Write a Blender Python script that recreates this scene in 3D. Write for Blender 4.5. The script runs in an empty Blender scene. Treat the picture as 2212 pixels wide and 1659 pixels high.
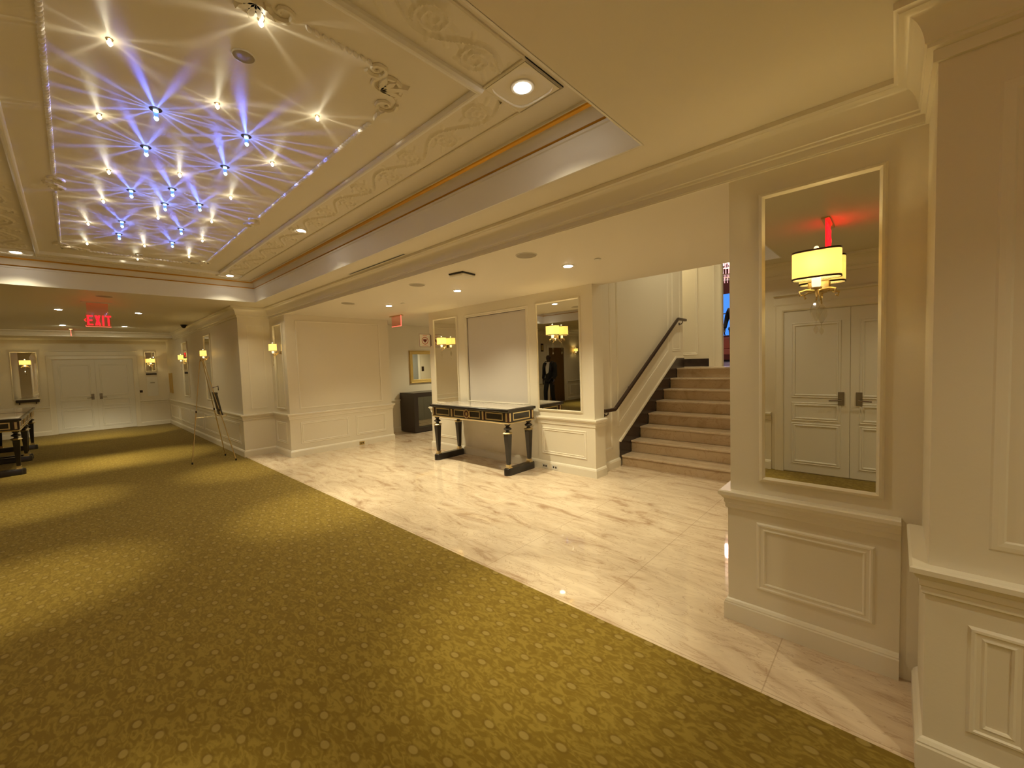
import bpy, bmesh, math, random
import numpy as np
from mathutils import Vector, Matrix

random.seed(7)
PI = math.pi
scn = bpy.context.scene
COL = scn.collection

# ------------------------------------------------------------------ camera, world, exposure
cam_data = bpy.data.cameras.new('camera')
cam_data.sensor_fit = 'HORIZONTAL'
cam_data.sensor_width = 36.0
cam_data.lens = 886.84 / 2212 * 36.0
cam_data.clip_start = 0.02
cam_data.clip_end = 100
cam = bpy.data.objects.new('camera', cam_data)
COL.objects.link(cam)
_r = Vector((0.68118, -0.73137, -0.03306))
_u = Vector((0.06039, 0.01113, 0.99811))
_f = Vector((0.72963, 0.68189, -0.05174))
cam.matrix_world = Matrix(((_r.x, _u.x, -_f.x, 0), (_r.y, _u.y, -_f.y, 0), (_r.z, _u.z, -_f.z, 1.6), (0, 0, 0, 1)))
scn.camera = cam

world = bpy.data.worlds.new('world')
scn.world = world
world.use_nodes = True
world.node_tree.nodes['Background'].inputs[0].default_value = (1.0, 0.8, 0.5, 1)
world.node_tree.nodes['Background'].inputs[1].default_value = 0.02

vs = scn.view_settings
vs.view_transform = 'Standard'
vs.look = 'None'
vs.gamma = 1.0
vs.use_curve_mapping = False
vs.exposure = 0.0
scn.cycles.adaptive_threshold = 0.015
scn.cycles.max_bounces = 9
scn.cycles.diffuse_bounces = 5

WARM = (1.0, 0.885, 0.57)          # recessed downlights
SHADE_COL = (1.0, 0.78, 0.36)     # sconce lamps
DOWN_W = 95.0                     # coffer downlights
MARBLE_W = 136.0                   # downlights over the marble floor
SCONCE_W = 2.0
STAR_W = 1.0

# ------------------------------------------------------------------ materials
def new_mat(name):
    m = bpy.data.materials.new(name)
    m.use_nodes = True
    nt = m.node_tree
    nt.nodes.clear()
    out = nt.nodes.new('ShaderNodeOutputMaterial')
    return m, nt, out

def N(nt, kind, **kw):
    n = nt.nodes.new(kind)
    for k, v in kw.items():
        setattr(n, k, v)
    return n

def mth(nt, op, a, b=None, c=None, clamp=False):
    n = nt.nodes.new('ShaderNodeMath')
    n.operation = op
    n.use_clamp = clamp
    for i, x in enumerate((a, b, c)):
        if x is None:
            continue
        if isinstance(x, (int, float)):
            n.inputs[i].default_value = x
        else:
            nt.links.new(x, n.inputs[i])
    return n.outputs[0]

def simple(name, col, rough=0.5, metal=0.0, bump=0.0, bscale=40, var=0.0, vscale=4, coat=0.0, spec=0.5):
    m, nt, out = new_mat(name)
    b = N(nt, 'ShaderNodeBsdfPrincipled')
    b.inputs['Base Color'].default_value = (*col, 1)
    b.inputs['Roughness'].default_value = rough
    b.inputs['Metallic'].default_value = metal
    b.inputs['Coat Weight'].default_value = coat
    b.inputs['Specular IOR Level'].default_value = spec
    nt.links.new(b.outputs[0], out.inputs[0])
    tc = N(nt, 'ShaderNodeTexCoord')
    if var > 0:
        nz = N(nt, 'ShaderNodeTexNoise')
        nz.inputs['Scale'].default_value = vscale
        nz.inputs['Detail'].default_value = 4
        nt.links.new(tc.outputs['Object'], nz.inputs['Vector'])
        mx = N(nt, 'ShaderNodeMix', data_type='RGBA')
        mx.inputs[6].default_value = (*[c * (1 - var) for c in col], 1)
        mx.inputs[7].default_value = (*[min(1, c * (1 + var)) for c in col], 1)
        nt.links.new(nz.outputs[0], mx.inputs[0])
        nt.links.new(mx.outputs[2], b.inputs['Base Color'])
    if bump > 0:
        nz = N(nt, 'ShaderNodeTexNoise')
        nz.inputs['Scale'].default_value = bscale
        nz.inputs['Detail'].default_value = 3
        nt.links.new(tc.outputs['Object'], nz.inputs['Vector'])
        bp = N(nt, 'ShaderNodeBump')
        bp.inputs['Strength'].default_value = bump
        bp.inputs['Distance'].default_value = 0.01
        nt.links.new(nz.outputs[0], bp.inputs['Height'])
        nt.links.new(bp.outputs[0], b.inputs['Normal'])
    return m

def emit(name, col, strength, base=None):
    m, nt, out = new_mat(name)
    b = N(nt, 'ShaderNodeBsdfPrincipled')
    b.inputs['Base Color'].default_value = (*(base or col), 1)
    b.inputs['Roughness'].default_value = 0.4
    b.inputs['Emission Color'].default_value = (*col, 1)
    b.inputs['Emission Strength'].default_value = strength
    nt.links.new(b.outputs[0], out.inputs[0])
    return m

def clear(name, col, tint, strength=0.0, ecol=(1, 1, 1), gloss=0.12):
    """see-through material that lets lamp light pass: transparent + sharp gloss (+ glow)"""
    m, nt, out = new_mat(name)
    t = N(nt, 'ShaderNodeBsdfTransparent')
    t.inputs[0].default_value = (*tint, 1)
    g = N(nt, 'ShaderNodeBsdfGlossy')
    g.inputs[0].default_value = (*col, 1)
    g.inputs[1].default_value = 0.03
    lw = N(nt, 'ShaderNodeLayerWeight')
    lw.inputs[0].default_value = 0.5
    fac = mth(nt, 'MULTIPLY_ADD', mth(nt, 'POWER', lw.outputs['Facing'], 4.0), 0.6, gloss, clamp=True)
    mx = N(nt, 'ShaderNodeMixShader')
    nt.links.new(fac, mx.inputs[0])
    nt.links.new(t.outputs[0], mx.inputs[1])
    nt.links.new(g.outputs[0], mx.inputs[2])
    last = mx.outputs[0]
    if strength > 0:
        e = N(nt, 'ShaderNodeEmission')
        e.inputs[0].default_value = (*ecol, 1)
        e.inputs[1].default_value = strength
        ad = N(nt, 'ShaderNodeAddShader')
        nt.links.new(last, ad.inputs[0])
        nt.links.new(e.outputs[0], ad.inputs[1])
        last = ad.outputs[0]
    nt.links.new(last, out.inputs[0])
    return m

def make_carpet():
    m, nt, out = new_mat('gold_carpet')
    b = N(nt, 'ShaderNodeBsdfPrincipled')
    b.inputs['Roughness'].default_value = 0.95
    b.inputs['Specular IOR Level'].default_value = 0.1
    b.inputs['Sheen Weight'].default_value = 0.15
    nt.links.new(b.outputs[0], out.inputs[0])
    tc = N(nt, 'ShaderNodeTexCoord')
    sp = N(nt, 'ShaderNodeSeparateXYZ')
    nt.links.new(tc.outputs['Object'], sp.inputs[0])
    # wobble
    wn = N(nt, 'ShaderNodeTexNoise')
    wn.inputs['Scale'].default_value = 3.0
    nt.links.new(tc.outputs['Object'], wn.inputs['Vector'])
    wob = mth(nt, 'MULTIPLY', mth(nt, 'SUBTRACT', wn.outputs[0], 0.5), 0.02)
    X = mth(nt, 'ADD', mth(nt, 'ADD', sp.outputs[0], 0.066), wob)
    Y = mth(nt, 'ADD', sp.outputs[1], 0.0755)
    def lattice(ox, oy):
        fx = mth(nt, 'SUBTRACT', mth(nt, 'FRACT', mth(nt, 'DIVIDE', mth(nt, 'ADD', X, ox + 10.03), 0.118)), 0.5)
        fy = mth(nt, 'SUBTRACT', mth(nt, 'FRACT', mth(nt, 'DIVIDE', mth(nt, 'ADD', Y, oy + 30.6), 0.306)), 0.5)
        dx = mth(nt, 'MULTIPLY', fx, 0.118)
        dy = mth(nt, 'MULTIPLY', fy, 0.306)
        ex = mth(nt, 'DIVIDE', dx, 0.0165)
        ey = mth(nt, 'DIVIDE', dy, 0.027)
        return mth(nt, 'SQRT', mth(nt, 'ADD', mth(nt, 'MULTIPLY', ex, ex), mth(nt, 'MULTIPLY', ey, ey)))
    d = mth(nt, 'MINIMUM', lattice(0, 0), lattice(0.059, 0.153))
    dot = N(nt, 'ShaderNodeMapRange', interpolation_type='SMOOTHSTEP')
    dot.inputs['From Min'].default_value = 1.1
    dot.inputs['From Max'].default_value = 0.75
    nt.links.new(d, dot.inputs['Value'])
    ring = N(nt, 'ShaderNodeMapRange', interpolation_type='SMOOTHSTEP')
    ring.inputs['From Min'].default_value = 1.75
    ring.inputs['From Max'].default_value = 1.1
    nt.links.new(d, ring.inputs['Value'])
    # ground: streaky damask of two golds
    mp = N(nt, 'ShaderNodeMapping')
    mp.inputs['Scale'].default_value = (34, 15, 1)
    nt.links.new(tc.outputs['Object'], mp.inputs[0])
    nz = N(nt, 'ShaderNodeTexNoise')
    nz.inputs['Scale'].default_value = 1.0
    nz.inputs['Detail'].default_value = 4
    nz.inputs['Distortion'].default_value = 1.5
    nt.links.new(mp.outputs[0], nz.inputs['Vector'])
    st = N(nt, 'ShaderNodeMapRange')
    st.inputs['From Min'].default_value = 0.44
    st.inputs['From Max'].default_value = 0.6
    nt.links.new(nz.outputs[0], st.inputs['Value'])
    big = N(nt, 'ShaderNodeTexNoise')
    big.inputs['Scale'].default_value = 1.3
    nt.links.new(tc.outputs['Object'], big.inputs['Vector'])
    c1 = N(nt, 'ShaderNodeMix', data_type='RGBA')
    c1.inputs[6].default_value = (0.185, 0.118, 0.0125, 1)
    c1.inputs[7].default_value = (0.26, 0.18, 0.028, 1)
    nt.links.new(st.outputs[0], c1.inputs[0])
    c2 = N(nt, 'ShaderNodeMix', data_type='RGBA')
    c2.inputs[7].default_value = (0.14, 0.083, 0.008, 1)
    nt.links.new(mth(nt, 'MULTIPLY', ring.outputs[0], 0.55), c2.inputs[0])
    nt.links.new(c1.outputs[2], c2.inputs[6])
    c3 = N(nt, 'ShaderNodeMix', data_type='RGBA')
    c3.inputs[7].default_value = (0.36, 0.265, 0.075, 1)
    nt.links.new(mth(nt, 'MULTIPLY', dot.outputs[0], 0.62), c3.inputs[0])
    nt.links.new(c2.outputs[2], c3.inputs[6])
    nt.links.new(c3.outputs[2], b.inputs['Base Color'])
    fine = N(nt, 'ShaderNodeTexNoise')
    fine.inputs['Scale'].default_value = 260
    nt.links.new(tc.outputs['Object'], fine.inputs['Vector'])
    h = mth(nt, 'ADD', mth(nt, 'MULTIPLY', fine.outputs[0], 0.3), dot.outputs[0])
    bp = N(nt, 'ShaderNodeBump')
    bp.inputs['Strength'].default_value = 0.35
    bp.inputs['Distance'].default_value = 0.004
    nt.links.new(h, bp.inputs['Height'])
    nt.links.new(bp.outputs[0], b.inputs['Normal'])
    return m

def make_marble(name, light, dark, rough, joint=True, scale=1.0):
    m, nt, out = new_mat(name)
    b = N(nt, 'ShaderNodeBsdfPrincipled')
    b.inputs['Roughness'].default_value = rough
    nt.links.new(b.outputs[0], out.inputs[0])
    tc = N(nt, 'ShaderNodeTexCoord')
    mp = N(nt, 'ShaderNodeMapping')
    mp.inputs['Rotation'].default_value = (0, 0, math.radians(-6))
    mp.inputs['Scale'].default_value = (5.2 * scale, 1.5 * scale, 2 * scale)
    nt.links.new(tc.outputs['Object'], mp.inputs[0])
    nz = N(nt, 'ShaderNodeTexNoise')
    nz.inputs['Scale'].default_value = 1.0
    nz.inputs['Detail'].default_value = 7
    nz.inputs['Roughness'].default_value = 0.62
    nz.inputs['Distortion'].default_value = 1.3
    nt.links.new(mp.outputs[0], nz.inputs['Vector'])
    cr = N(nt, 'ShaderNodeValToRGB')
    e = cr.color_ramp.elements
    e[0].position = 0.31
    e[0].color = (*dark, 1)
    e[1].position = 0.63
    e[1].color = (*light, 1)
    k = e.new(0.44)
    k.color = (*[0.35 * a + 0.65 * c for a, c in zip(dark, light)], 1)
    nt.links.new(nz.outputs[0], cr.inputs[0])
    last = cr.outputs[0]
    # thin reddish veins
    vz = N(nt, 'ShaderNodeTexNoise')
    vz.inputs['Scale'].default_value = 1.7
    vz.inputs['Detail'].default_value = 5
    vz.inputs['Distortion'].default_value = 2.2
    nt.links.new(mp.outputs[0], vz.inputs['Vector'])
    v = mth(nt, 'ABSOLUTE', mth(nt, 'SUBTRACT', vz.outputs[0], 0.5))
    vr = N(nt, 'ShaderNodeMapRange')
    vr.inputs['From Min'].default_value = 0.018
    vr.inputs['From Max'].default_value = 0.0
    vr.inputs['To Max'].default_value = 0.38
    nt.links.new(v, vr.inputs['Value'])
    mx = N(nt, 'ShaderNodeMix', data_type='RGBA')
    mx.inputs[7].default_value = (dark[0] * 0.75, dark[1] * 0.55, dark[2] * 0.45, 1)
    nt.links.new(vr.outputs[0], mx.inputs[0])
    nt.links.new(last, mx.inputs[6])
    last = mx.outputs[2]
    if joint:
        sp = N(nt, 'ShaderNodeSeparateXYZ')
        nt.links.new(tc.outputs['Object'], sp.inputs[0])
        def line(o, off, period):
            fr = mth(nt, 'FRACT', mth(nt, 'DIVIDE', mth(nt, 'ADD', o, 50 * period - off), period))
            return mth(nt, 'LESS_THAN', mth(nt, 'MINIMUM', fr, mth(nt, 'SUBTRACT', 1.0, fr)), 0.003 / period)
        ln = mth(nt, 'MAXIMUM', line(sp.outputs[1], 0.447, 0.953), line(sp.outputs[0], 0.25, 1.906))
        m2 = N(nt, 'ShaderNodeMix', data_type='RGBA')
        m2.inputs[7].default_value = (dark[0] * 0.7, dark[1] * 0.62, dark[2] * 0.55, 1)
        nt.links.new(mth(nt, 'MULTIPLY', ln, 0.4), m2.inputs[0])
        nt.links.new(last, m2.inputs[6])
        last = m2.outputs[2]
    nt.links.new(last, b.inputs['Base Color'])
    return m

def make_wood(name, a, c):
    m, nt, out = new_mat(name)
    b = N(nt, 'ShaderNodeBsdfPrincipled')
    b.inputs['Roughness'].default_value = 0.35
    nt.links.new(b.outputs[0], out.inputs[0])
    tc = N(nt, 'ShaderNodeTexCoord')
    mp = N(nt, 'ShaderNodeMapping')
    mp.inputs['Scale'].default_value = (14, 14, 1.2)
    nt.links.new(tc.outputs['Object'], mp.inputs[0])
    nz = N(nt, 'ShaderNodeTexNoise')
    nz.inputs['Scale'].default_value = 1.5
    nz.inputs['Detail'].default_value = 5
    nt.links.new(mp.outputs[0], nz.inputs['Vector'])
    mx = N(nt, 'ShaderNodeMix', data_type='RGBA')
    mx.inputs[6].default_value = (*a, 1)
    mx.inputs[7].default_value = (*c, 1)
    nt.links.new(nz.outputs[0], mx.inputs[0])
    nt.links.new(mx.outputs[2], b.inputs['Base Color'])
    return m

def make_shade():
    m, nt, out = new_mat('lamp_shade_fabric')
    e = N(nt, 'ShaderNodeEmission')
    e.inputs[0].default_value = (1.0, 0.72, 0.24, 1)
    e.inputs[1].default_value = 0.50
    tr = N(nt, 'ShaderNodeBsdfTranslucent')
    tr.inputs[0].default_value = (0.8, 0.66, 0.36, 1)
    df = N(nt, 'ShaderNodeBsdfDiffuse')
    df.inputs[0].default_value = (0.75, 0.66, 0.42, 1)
    mx = N(nt, 'ShaderNodeMixShader')
    mx.inputs[0].default_value = 0.5
    nt.links.new(tr.outputs[0], mx.inputs[1])
    nt.links.new(df.outputs[0], mx.inputs[2])
    ad = N(nt, 'ShaderNodeAddShader')
    nt.links.new(mx.outputs[0], ad.inputs[0])
    nt.links.new(e.outputs[0], ad.inputs[1])
    nt.links.new(ad.outputs[0], out.inputs[0])
    return m

M = {}
M['paint'] = simple('cream_wall_paint', (0.80, 0.735, 0.60), 0.42, bump=0.05, bscale=60)
M['trim'] = simple('cream_trim_paint', (0.83, 0.77, 0.64), 0.3)
M['ceil'] = simple('ceiling_paint', (0.78, 0.72, 0.60), 0.6, bump=0.04, bscale=30)
M['fascia'] = simple('white_fascia_paint', (0.86, 0.83, 0.78), 0.45)
M['plaster'] = simple('relief_plaster', (0.78, 0.72, 0.58), 0.55)
M['fabric_panel'] = simple('grey_fabric_panel', (0.66, 0.61, 0.56), 0.9, bump=0.2, bscale=300)
M['door_paint'] = simple('white_door_paint', (0.80, 0.77, 0.70), 0.35)
M['gold'] = simple('gold_leaf', (0.62, 0.33, 0.05), 0.32, 0.85)
M['brass'] = simple('brass', (0.70, 0.55, 0.30), 0.28, 1.0)
M['gilt'] = simple('gilt_brass_inlay', (0.80, 0.67, 0.40), 0.3, 1.0)
M['bronze'] = simple('dark_bronze', (0.06, 0.035, 0.025), 0.3, 0.6)
M['steel'] = simple('brushed_steel', (0.32, 0.29, 0.25), 0.35, 1.0)
M['ebony'] = simple('ebonised_wood', (0.016, 0.012, 0.010), 0.28, coat=0.3, var=0.4, vscale=9)
M['tortoise'] = simple('red_tortoise_veneer', (0.07, 0.018, 0.012), 0.25, coat=0.4, var=0.6, vscale=30)
M['espresso'] = simple('espresso_lacquer', (0.035, 0.024, 0.018), 0.3)
M['mirror'] = simple('mirror_glass', (0.78, 0.77, 0.70), 0.0, 1.0)
M['frame'] = simple('champagne_frame', (0.80, 0.73, 0.58), 0.35, 0.0)
M['gold_frame'] = simple('antique_gold_frame', (0.60, 0.42, 0.13), 0.45, 0.45, bump=0.4, bscale=90)
M['carpet'] = make_carpet()
M['marble'] = make_marble('beige_marble', (0.77, 0.64, 0.48), (0.44, 0.30, 0.19), 0.035)
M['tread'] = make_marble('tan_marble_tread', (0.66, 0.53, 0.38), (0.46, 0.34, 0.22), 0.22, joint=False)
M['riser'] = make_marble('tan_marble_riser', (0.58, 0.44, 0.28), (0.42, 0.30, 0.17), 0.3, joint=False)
M['skirt'] = simple('dark_brown_marble', (0.035, 0.022, 0.020), 0.2, var=0.5, vscale=12)
M['table_stone'] = make_marble('grey_table_marble', (0.55, 0.50, 0.43), (0.36, 0.32, 0.27), 0.12, joint=False, scale=3)
M['walnut'] = make_wood('dark_wood_door', (0.09, 0.045, 0.012), (0.17, 0.09, 0.028))
M['lens'] = emit('downlight_lens', (1.0, 0.93, 0.80), 30.0)
M['white_plastic'] = simple('white_plastic', (0.75, 0.72, 0.64), 0.4)
M['grille'] = simple('speaker_grille', (0.42, 0.37, 0.28), 0.6, bump=0.5, bscale=500)
M['black'] = simple('black_plastic', (0.012, 0.011, 0.010), 0.35)
M['shade'] = make_shade()
M['cup'] = emit('ivory_candle_cup', (1.0, 0.82, 0.50), 1.3, (0.9, 0.85, 0.7))
M['crystal'] = clear('crystal', (1, 1, 1), (0.93, 0.92, 0.88), gloss=0.10)
M['blue_crystal'] = clear('blue_lit_crystal', (0.8, 0.9, 1), (0.6, 0.75, 1.0), 0.45, (0.05, 0.25, 1.0))
M['blue_tip'] = emit('blue_lit_crystal_end', (0.50, 0.82, 1.0), 3.0)
M['white_tip'] = emit('warm_lit_crystal_end', (1.0, 0.95, 0.80), 14.0)
M['white_crystal'] = clear('white_lit_crystal', (1, 1, 1), (0.95, 0.93, 0.88), 1.2, (1.0, 0.92, 0.72))
M['red_glow'] = emit('red_sign_letters', (1.0, 0.008, 0.014), 3.2)
M['red_acrylic'] = clear('red_edge_lit_acrylic', (1, 0.5, 0.4), (0.96, 0.80, 0.76), 0.035, (1.0, 0.06, 0.04), 0.03)
M['red_edge'] = emit('red_lit_acrylic_edge', (1.0, 0.09, 0.06), 2.6)
M['red_panel'] = emit('red_lit_panel', (1.0, 0.012, 0.015), 1.9)
M['paper'] = simple('white_paper', (0.80, 0.77, 0.70), 0.6)
M['sign_red'] = simple('sign_red_ink', (0.45, 0.05, 0.04), 0.5)
M['sign_dark'] = simple('sign_dark_red_ink', (0.16, 0.02, 0.02), 0.5)
M['sign_pink'] = simple('sign_pink_ink', (0.72, 0.45, 0.38), 0.5)
M['skin'] = simple('dark_skin', (0.045, 0.022, 0.014), 0.45)
M['suit'] = simple('black_suit_cloth', (0.010, 0.010, 0.012), 0.85, bump=0.2, bscale=200)
M['shirt'] = simple('white_shirt_cloth', (0.62, 0.60, 0.58), 0.8)
M['pack'] = simple('navy_nylon', (0.010, 0.013, 0.022), 0.55, bump=0.2, bscale=150)
M['shoe'] = simple('black_leather', (0.010, 0.009, 0.008), 0.3)
M['red_sofa'] = simple('salmon_upholstery', (0.46, 0.14, 0.085), 0.8, bump=0.15, bscale=120)
M['maroon'] = simple('maroon_wood', (0.16, 0.035, 0.025), 0.4)
M['sky_pane'] = emit('blue_lit_window_pane', (0.045, 0.28, 0.95), 1.0, (0.1, 0.2, 0.4))
M['chand'] = clear('pink_lit_crystal', (1, 0.8, 0.85), (0.9, 0.75, 0.78), 0.5, (1.0, 0.62, 0.60), 0.2)
M['chand_core'] = emit('chandelier_bulb', (1.0, 0.88, 0.95), 5.0)
M['lobby_floor'] = simple('pale_grey_stone', (0.45, 0.46, 0.52), 0.15)
M['led'] = emit('blue_status_led', (0.35, 0.4, 1.0), 3.0)
M['card'] = simple('grey_board', (0.05, 0.04, 0.03), 0.5)

# ------------------------------------------------------------------ mesh builder
class MB:
    def __init__(self):
        self.v = []
        self.f = []
    def add(self, vs_, fs):
        o = len(self.v)
        self.v += [tuple(p) for p in vs_]
        self.f += [tuple(i + o for i in q) for q in fs]
        return self
    def box(self, x0, y0, z0, x1, y1, z1):
        v = [(x, y, z) for z in (z0, z1) for y in (y0, y1) for x in (x0, x1)]
        return self.add(v, [(0, 2, 3, 1), (4, 5, 7, 6), (0, 1, 5, 4), (2, 6, 7, 3), (0, 4, 6, 2), (1, 3, 7, 5)])
    def cbox(self, x0, y0, z0, x1, y1, z1, b):
        """box with all edges chamfered by b (built as rounded slab stack)"""
        xs = []
        for z, i in ((z0, b), (z0 + b, 0), (z1 - b, 0), (z1, b)):
            k = b
            ring = [(x0 + i + k, y0 + i, z), (x1 - i - k, y0 + i, z), (x1 - i, y0 + i + k, z), (x1 - i, y1 - i - k, z),
                    (x1 - i - k, y1 - i, z), (x0 + i + k, y1 - i, z), (x0 + i, y1 - i - k, z), (x0 + i, y0 + i + k, z)]
            xs.append(ring)
        return self.loft(xs)
    def loft(self, rings, cap=True, closed=True):
        n = len(rings[0])
        v = [p for r in rings for p in r]
        f = []
        for a in range(len(rings) - 1):
            for i in range(n if closed else n - 1):
                j = (i + 1) % n
                f.append((a * n + i, a * n + j, (a + 1) * n + j, (a + 1) * n + i))
        if cap and closed:
            f.append(tuple(range(n - 1, -1, -1)))
            f.append(tuple((len(rings) - 1) * n + i for i in range(n)))
        return self.add(v, f)
    def lathe(self, prof, c=(0, 0, 0), axis='z', seg=20, rot=0.0, sx=1.0, sy=1.0, cap=True):
        rings = []
        for r, h in prof:
            ring = []
            for i in range(seg):
                a = rot + 2 * PI * i / seg
                p = (sx * r * math.cos(a), sy * r * math.sin(a), h)
                if axis == 'x':
                    p = (p[2], p[0], p[1])
                elif axis == 'y':
                    p = (p[1], p[2], p[0])
                ring.append((c[0] + p[0], c[1] + p[1], c[2] + p[2]))
            rings.append(ring)
        return self.loft(rings, cap)
    def ball(self, c, r, seg=12, rings=8):
        rx, ry, rz = (r, r, r) if isinstance(r, (int, float)) else r
        pr = []
        for i in range(rings + 1):
            t = -PI / 2 + PI * i / rings
            k = max(math.cos(t), 0.02)
            pr.append([(c[0] + rx * k * math.cos(2 * PI * j / seg), c[1] + ry * k * math.sin(2 * PI * j / seg), c[2] + rz * math.sin(t)) for j in range(seg)])
        return self.loft(pr)
    def tube(self, pts, r, seg=8, cap=True):
        pts = [Vector(p) for p in pts]
        rad = r if isinstance(r, (list, tuple)) else [r] * len(pts)
        rings = []
        up = None
        for i, p in enumerate(pts):
            t = (pts[min(i + 1, len(pts) - 1)] - pts[max(i - 1, 0)]).normalized()
            if up is None:
                up = Vector((0, 0, 1)) if abs(t.z) < 0.9 else Vector((1, 0, 0))
            a = t.cross(up)
            if a.length < 1e-4:
                a = t.cross(Vector((0, 1, 0)))
            a.normalize()
            b = a.cross(t).normalized()
            up = b
            rings.append([tuple(p + rad[i] * (math.cos(2 * PI * k / seg) * a + math.sin(2 * PI * k / seg) * b)) for k in range(seg)])
        return self.loft(rings, cap)
    def prism(self, poly, n, d):
        """extrude planar polygon (3D points) along vector n*d"""
        n = Vector(n) * d
        a = [Vector(p) for p in poly]
        return self.loft([[tuple(p) for p in a], [tuple(p + n) for p in a]])
    def sweep(self, path, Nv, prof, closed=False):
        """profile (a: to the left of travel seen against Nv, b: along Nv) swept with mitred corners"""
        P = [Vector(p) for p in path]
        Nv = Vector(Nv)
        n = len(P)
        rings = []
        for i in range(n):
            segs = []
            if closed or i > 0:
                segs.append((P[i] - P[i - 1]).normalized())
            if closed or i < n - 1:
                segs.append((P[(i + 1) % n] - P[i]).normalized())
            S = [Nv.cross(t) for t in segs]
            m = S[0] if len(S) == 1 else (S[0] + S[1]) / (1 + S[0].dot(S[1]))
            rings.append([tuple(P[i] + m * a + Nv * b) for a, b in prof])
        if closed:
            k = len(prof)
            v = [p for r in rings for p in r]
            f = []
            for a in range(n):
                c = (a + 1) % n
                for i in range(k - 1):
                    f.append((a * k + i, a * k + i + 1, c * k + i + 1, c * k + i))
            return self.add(v, f)
        k = len(prof)
        self.loft(rings, cap=False, closed=False)
        o = len(self.v) - n * k
        self.f.append(tuple(o + i for i in range(k)))
        self.f.append(tuple(o + (n - 1) * k + i for i in range(k - 1, -1, -1)))
        return self
    def xform(self, mat):
        self.v = [tuple(mat @ Vector(p)) for p in self.v]
        return self
    def build(self, name, mat, parent=None, smooth=False, loc=None):
        me = bpy.data.meshes.new(name)
        me.from_pydata(self.v, [], self.f)
        bm = bmesh.new()
        bm.from_mesh(me)
        bmesh.ops.recalc_face_normals(bm, faces=bm.faces)
        bm.to_mesh(me)
        bm.free()
        if smooth:
            for p in me.polygons:
                p.use_smooth = True
            me.set_sharp_from_angle(angle=math.radians(40))
        me.materials.append(mat)
        o = bpy.data.objects.new(name, me)
        COL.objects.link(o)
        if parent is not None:
            o.parent = parent
        if loc is not None:
            o.location = loc
        return o

def B(*a):
    return MB().box(*a)

def struct(o):
    o['kind'] = 'structure'
    return o

def tag(o, label, cat, group=None):
    o['label'] = label
    o['category'] = cat
    if group:
        o['group'] = group
    return o

def thing(name, label, cat, loc=(0, 0, 0), rotz=0.0, group=None):
    o = bpy.data.objects.new(name, None)
    COL.objects.link(o)
    o.empty_display_size = 0.1
    o.location = loc
    o.rotation_euler = (0, 0, rotz)
    return tag(o, label, cat, group)

def copy_tree(o, loc=None, rotz=None, label=None, parent=None):
    c = o.copy()
    COL.objects.link(c)
    if parent is not None:
        c.parent = parent
    if loc is not None:
        c.location = loc
    if rotz is not None:
        c.rotation_euler = (0, 0, rotz)
    if label:
        c['label'] = label
    for ch in list(o.children):
        copy_tree(ch, parent=c)
    return c

def lamp(name, kind, loc, energy, col, parent=None, radius=0.03, spot=None, blend=0.5, rot=None):
    d = bpy.data.lights.new(name, kind)
    d.energy = energy
    d.color = col
    d.shadow_soft_size = radius
    if kind == 'SPOT':
        d.spot_size = math.radians(spot)
        d.spot_blend = blend
    o = bpy.data.objects.new(name, d)
    COL.objects.link(o)
    o.location = loc
    if rot:
        o.rotation_euler = rot
    if parent is not None:
        o.parent = parent
    return o

# ================================================================== SETTING
XR = 2.67      # plane of the mirror pilasters
YC = 8.88      # front of the far column
XP = 2.14      # near pier and far corridor wall
ZC = 2.80      # corridor soffit
ZM = 2.61      # ceiling over the marble
ZI = 3.15      # coffer ceiling
XW = 4.765     # console wall
XL = -1.27     # left wall

# floors
struct(B(-7.2, -4.2, -0.12, 2.135, 17.6, 0.0).build('floor', M['carpet']))
struct(B(2.135, -0.2, -0.12, 9.6, 9.2, 0.0).build('floor_marble', M['marble']))

# walls ------------------------------------------------------------
struct(B(XP, -4.2, 0, 3.4, -0.10, 2.9).build('wall_right_near', M['paint']))
struct(MB().box(XR, -0.10, 0, 9.4, 0.718, 2.9).build('wall_right_mirror', M['paint']))
struct(MB().box(4.95, 0.50, 2.9, 9.4, 0.70, 4.8).build('wall_stair_right', M['paint']))
w = MB()
NY0, NY1, NZ0, NZ1 = 4.13, 5.507, 0.955, 2.41
w.box(4.80, 2.95, 0, 5.01, 6.6, ZM + 0.05)
w.box(XW, 2.95, 0, 4.80, NY0, ZM + 0.05).box(XW, NY1, 0, 4.80, 6.6, ZM + 0.05)
w.box(XW, NY0, 0, 4.80, NY1, NZ0).box(XW, NY0, NZ1, 4.80, NY1, ZM + 0.05)
struct(w.build('wall_console_side', M['paint']))
struct(B(5.01, 3.02, 0, 8.13, 6.6, 4.8).build('wall_stair_left', M['paint']))
struct(B(XR, 8.06, 0, 4.74, 9.2, ZM + 0.05).build('wall_far_marble', M['paint']))
struct(B(4.74, 8.93, 0, 9.4, 9.2, ZM + 0.05).build('wall_hallway', M['paint']))
struct(B(9.2, 6.4, 0, 9.4, 8.93, ZM + 0.05).build('wall_hallway_end', M['paint']))
struct(B(XP, YC, 0, XR, 17.6, 2.9).build('wall_right_far', M['paint']))
struct(B(-1.6, 17.3, 0, XP, 17.6, 2.9).build('wall_far', M['paint']))
struct(B(-1.6, -4.2, 0, XL, 5.5, 2.9).build('wall_left', M['paint']))
struct(B(-7.2, 5.3, 0, -1.6, 5.5, 2.9).build('wall_passage_near', M['paint']))
struct(B(-7.2, 9.75, 0, -1.38, 9.95, 2.9).build('wall_passage_far', M['paint']))
struct(B(-7.4, 5.3, 0, -7.2, 9.95, 2.9).build('wall_passage_end', M['paint']))
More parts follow.
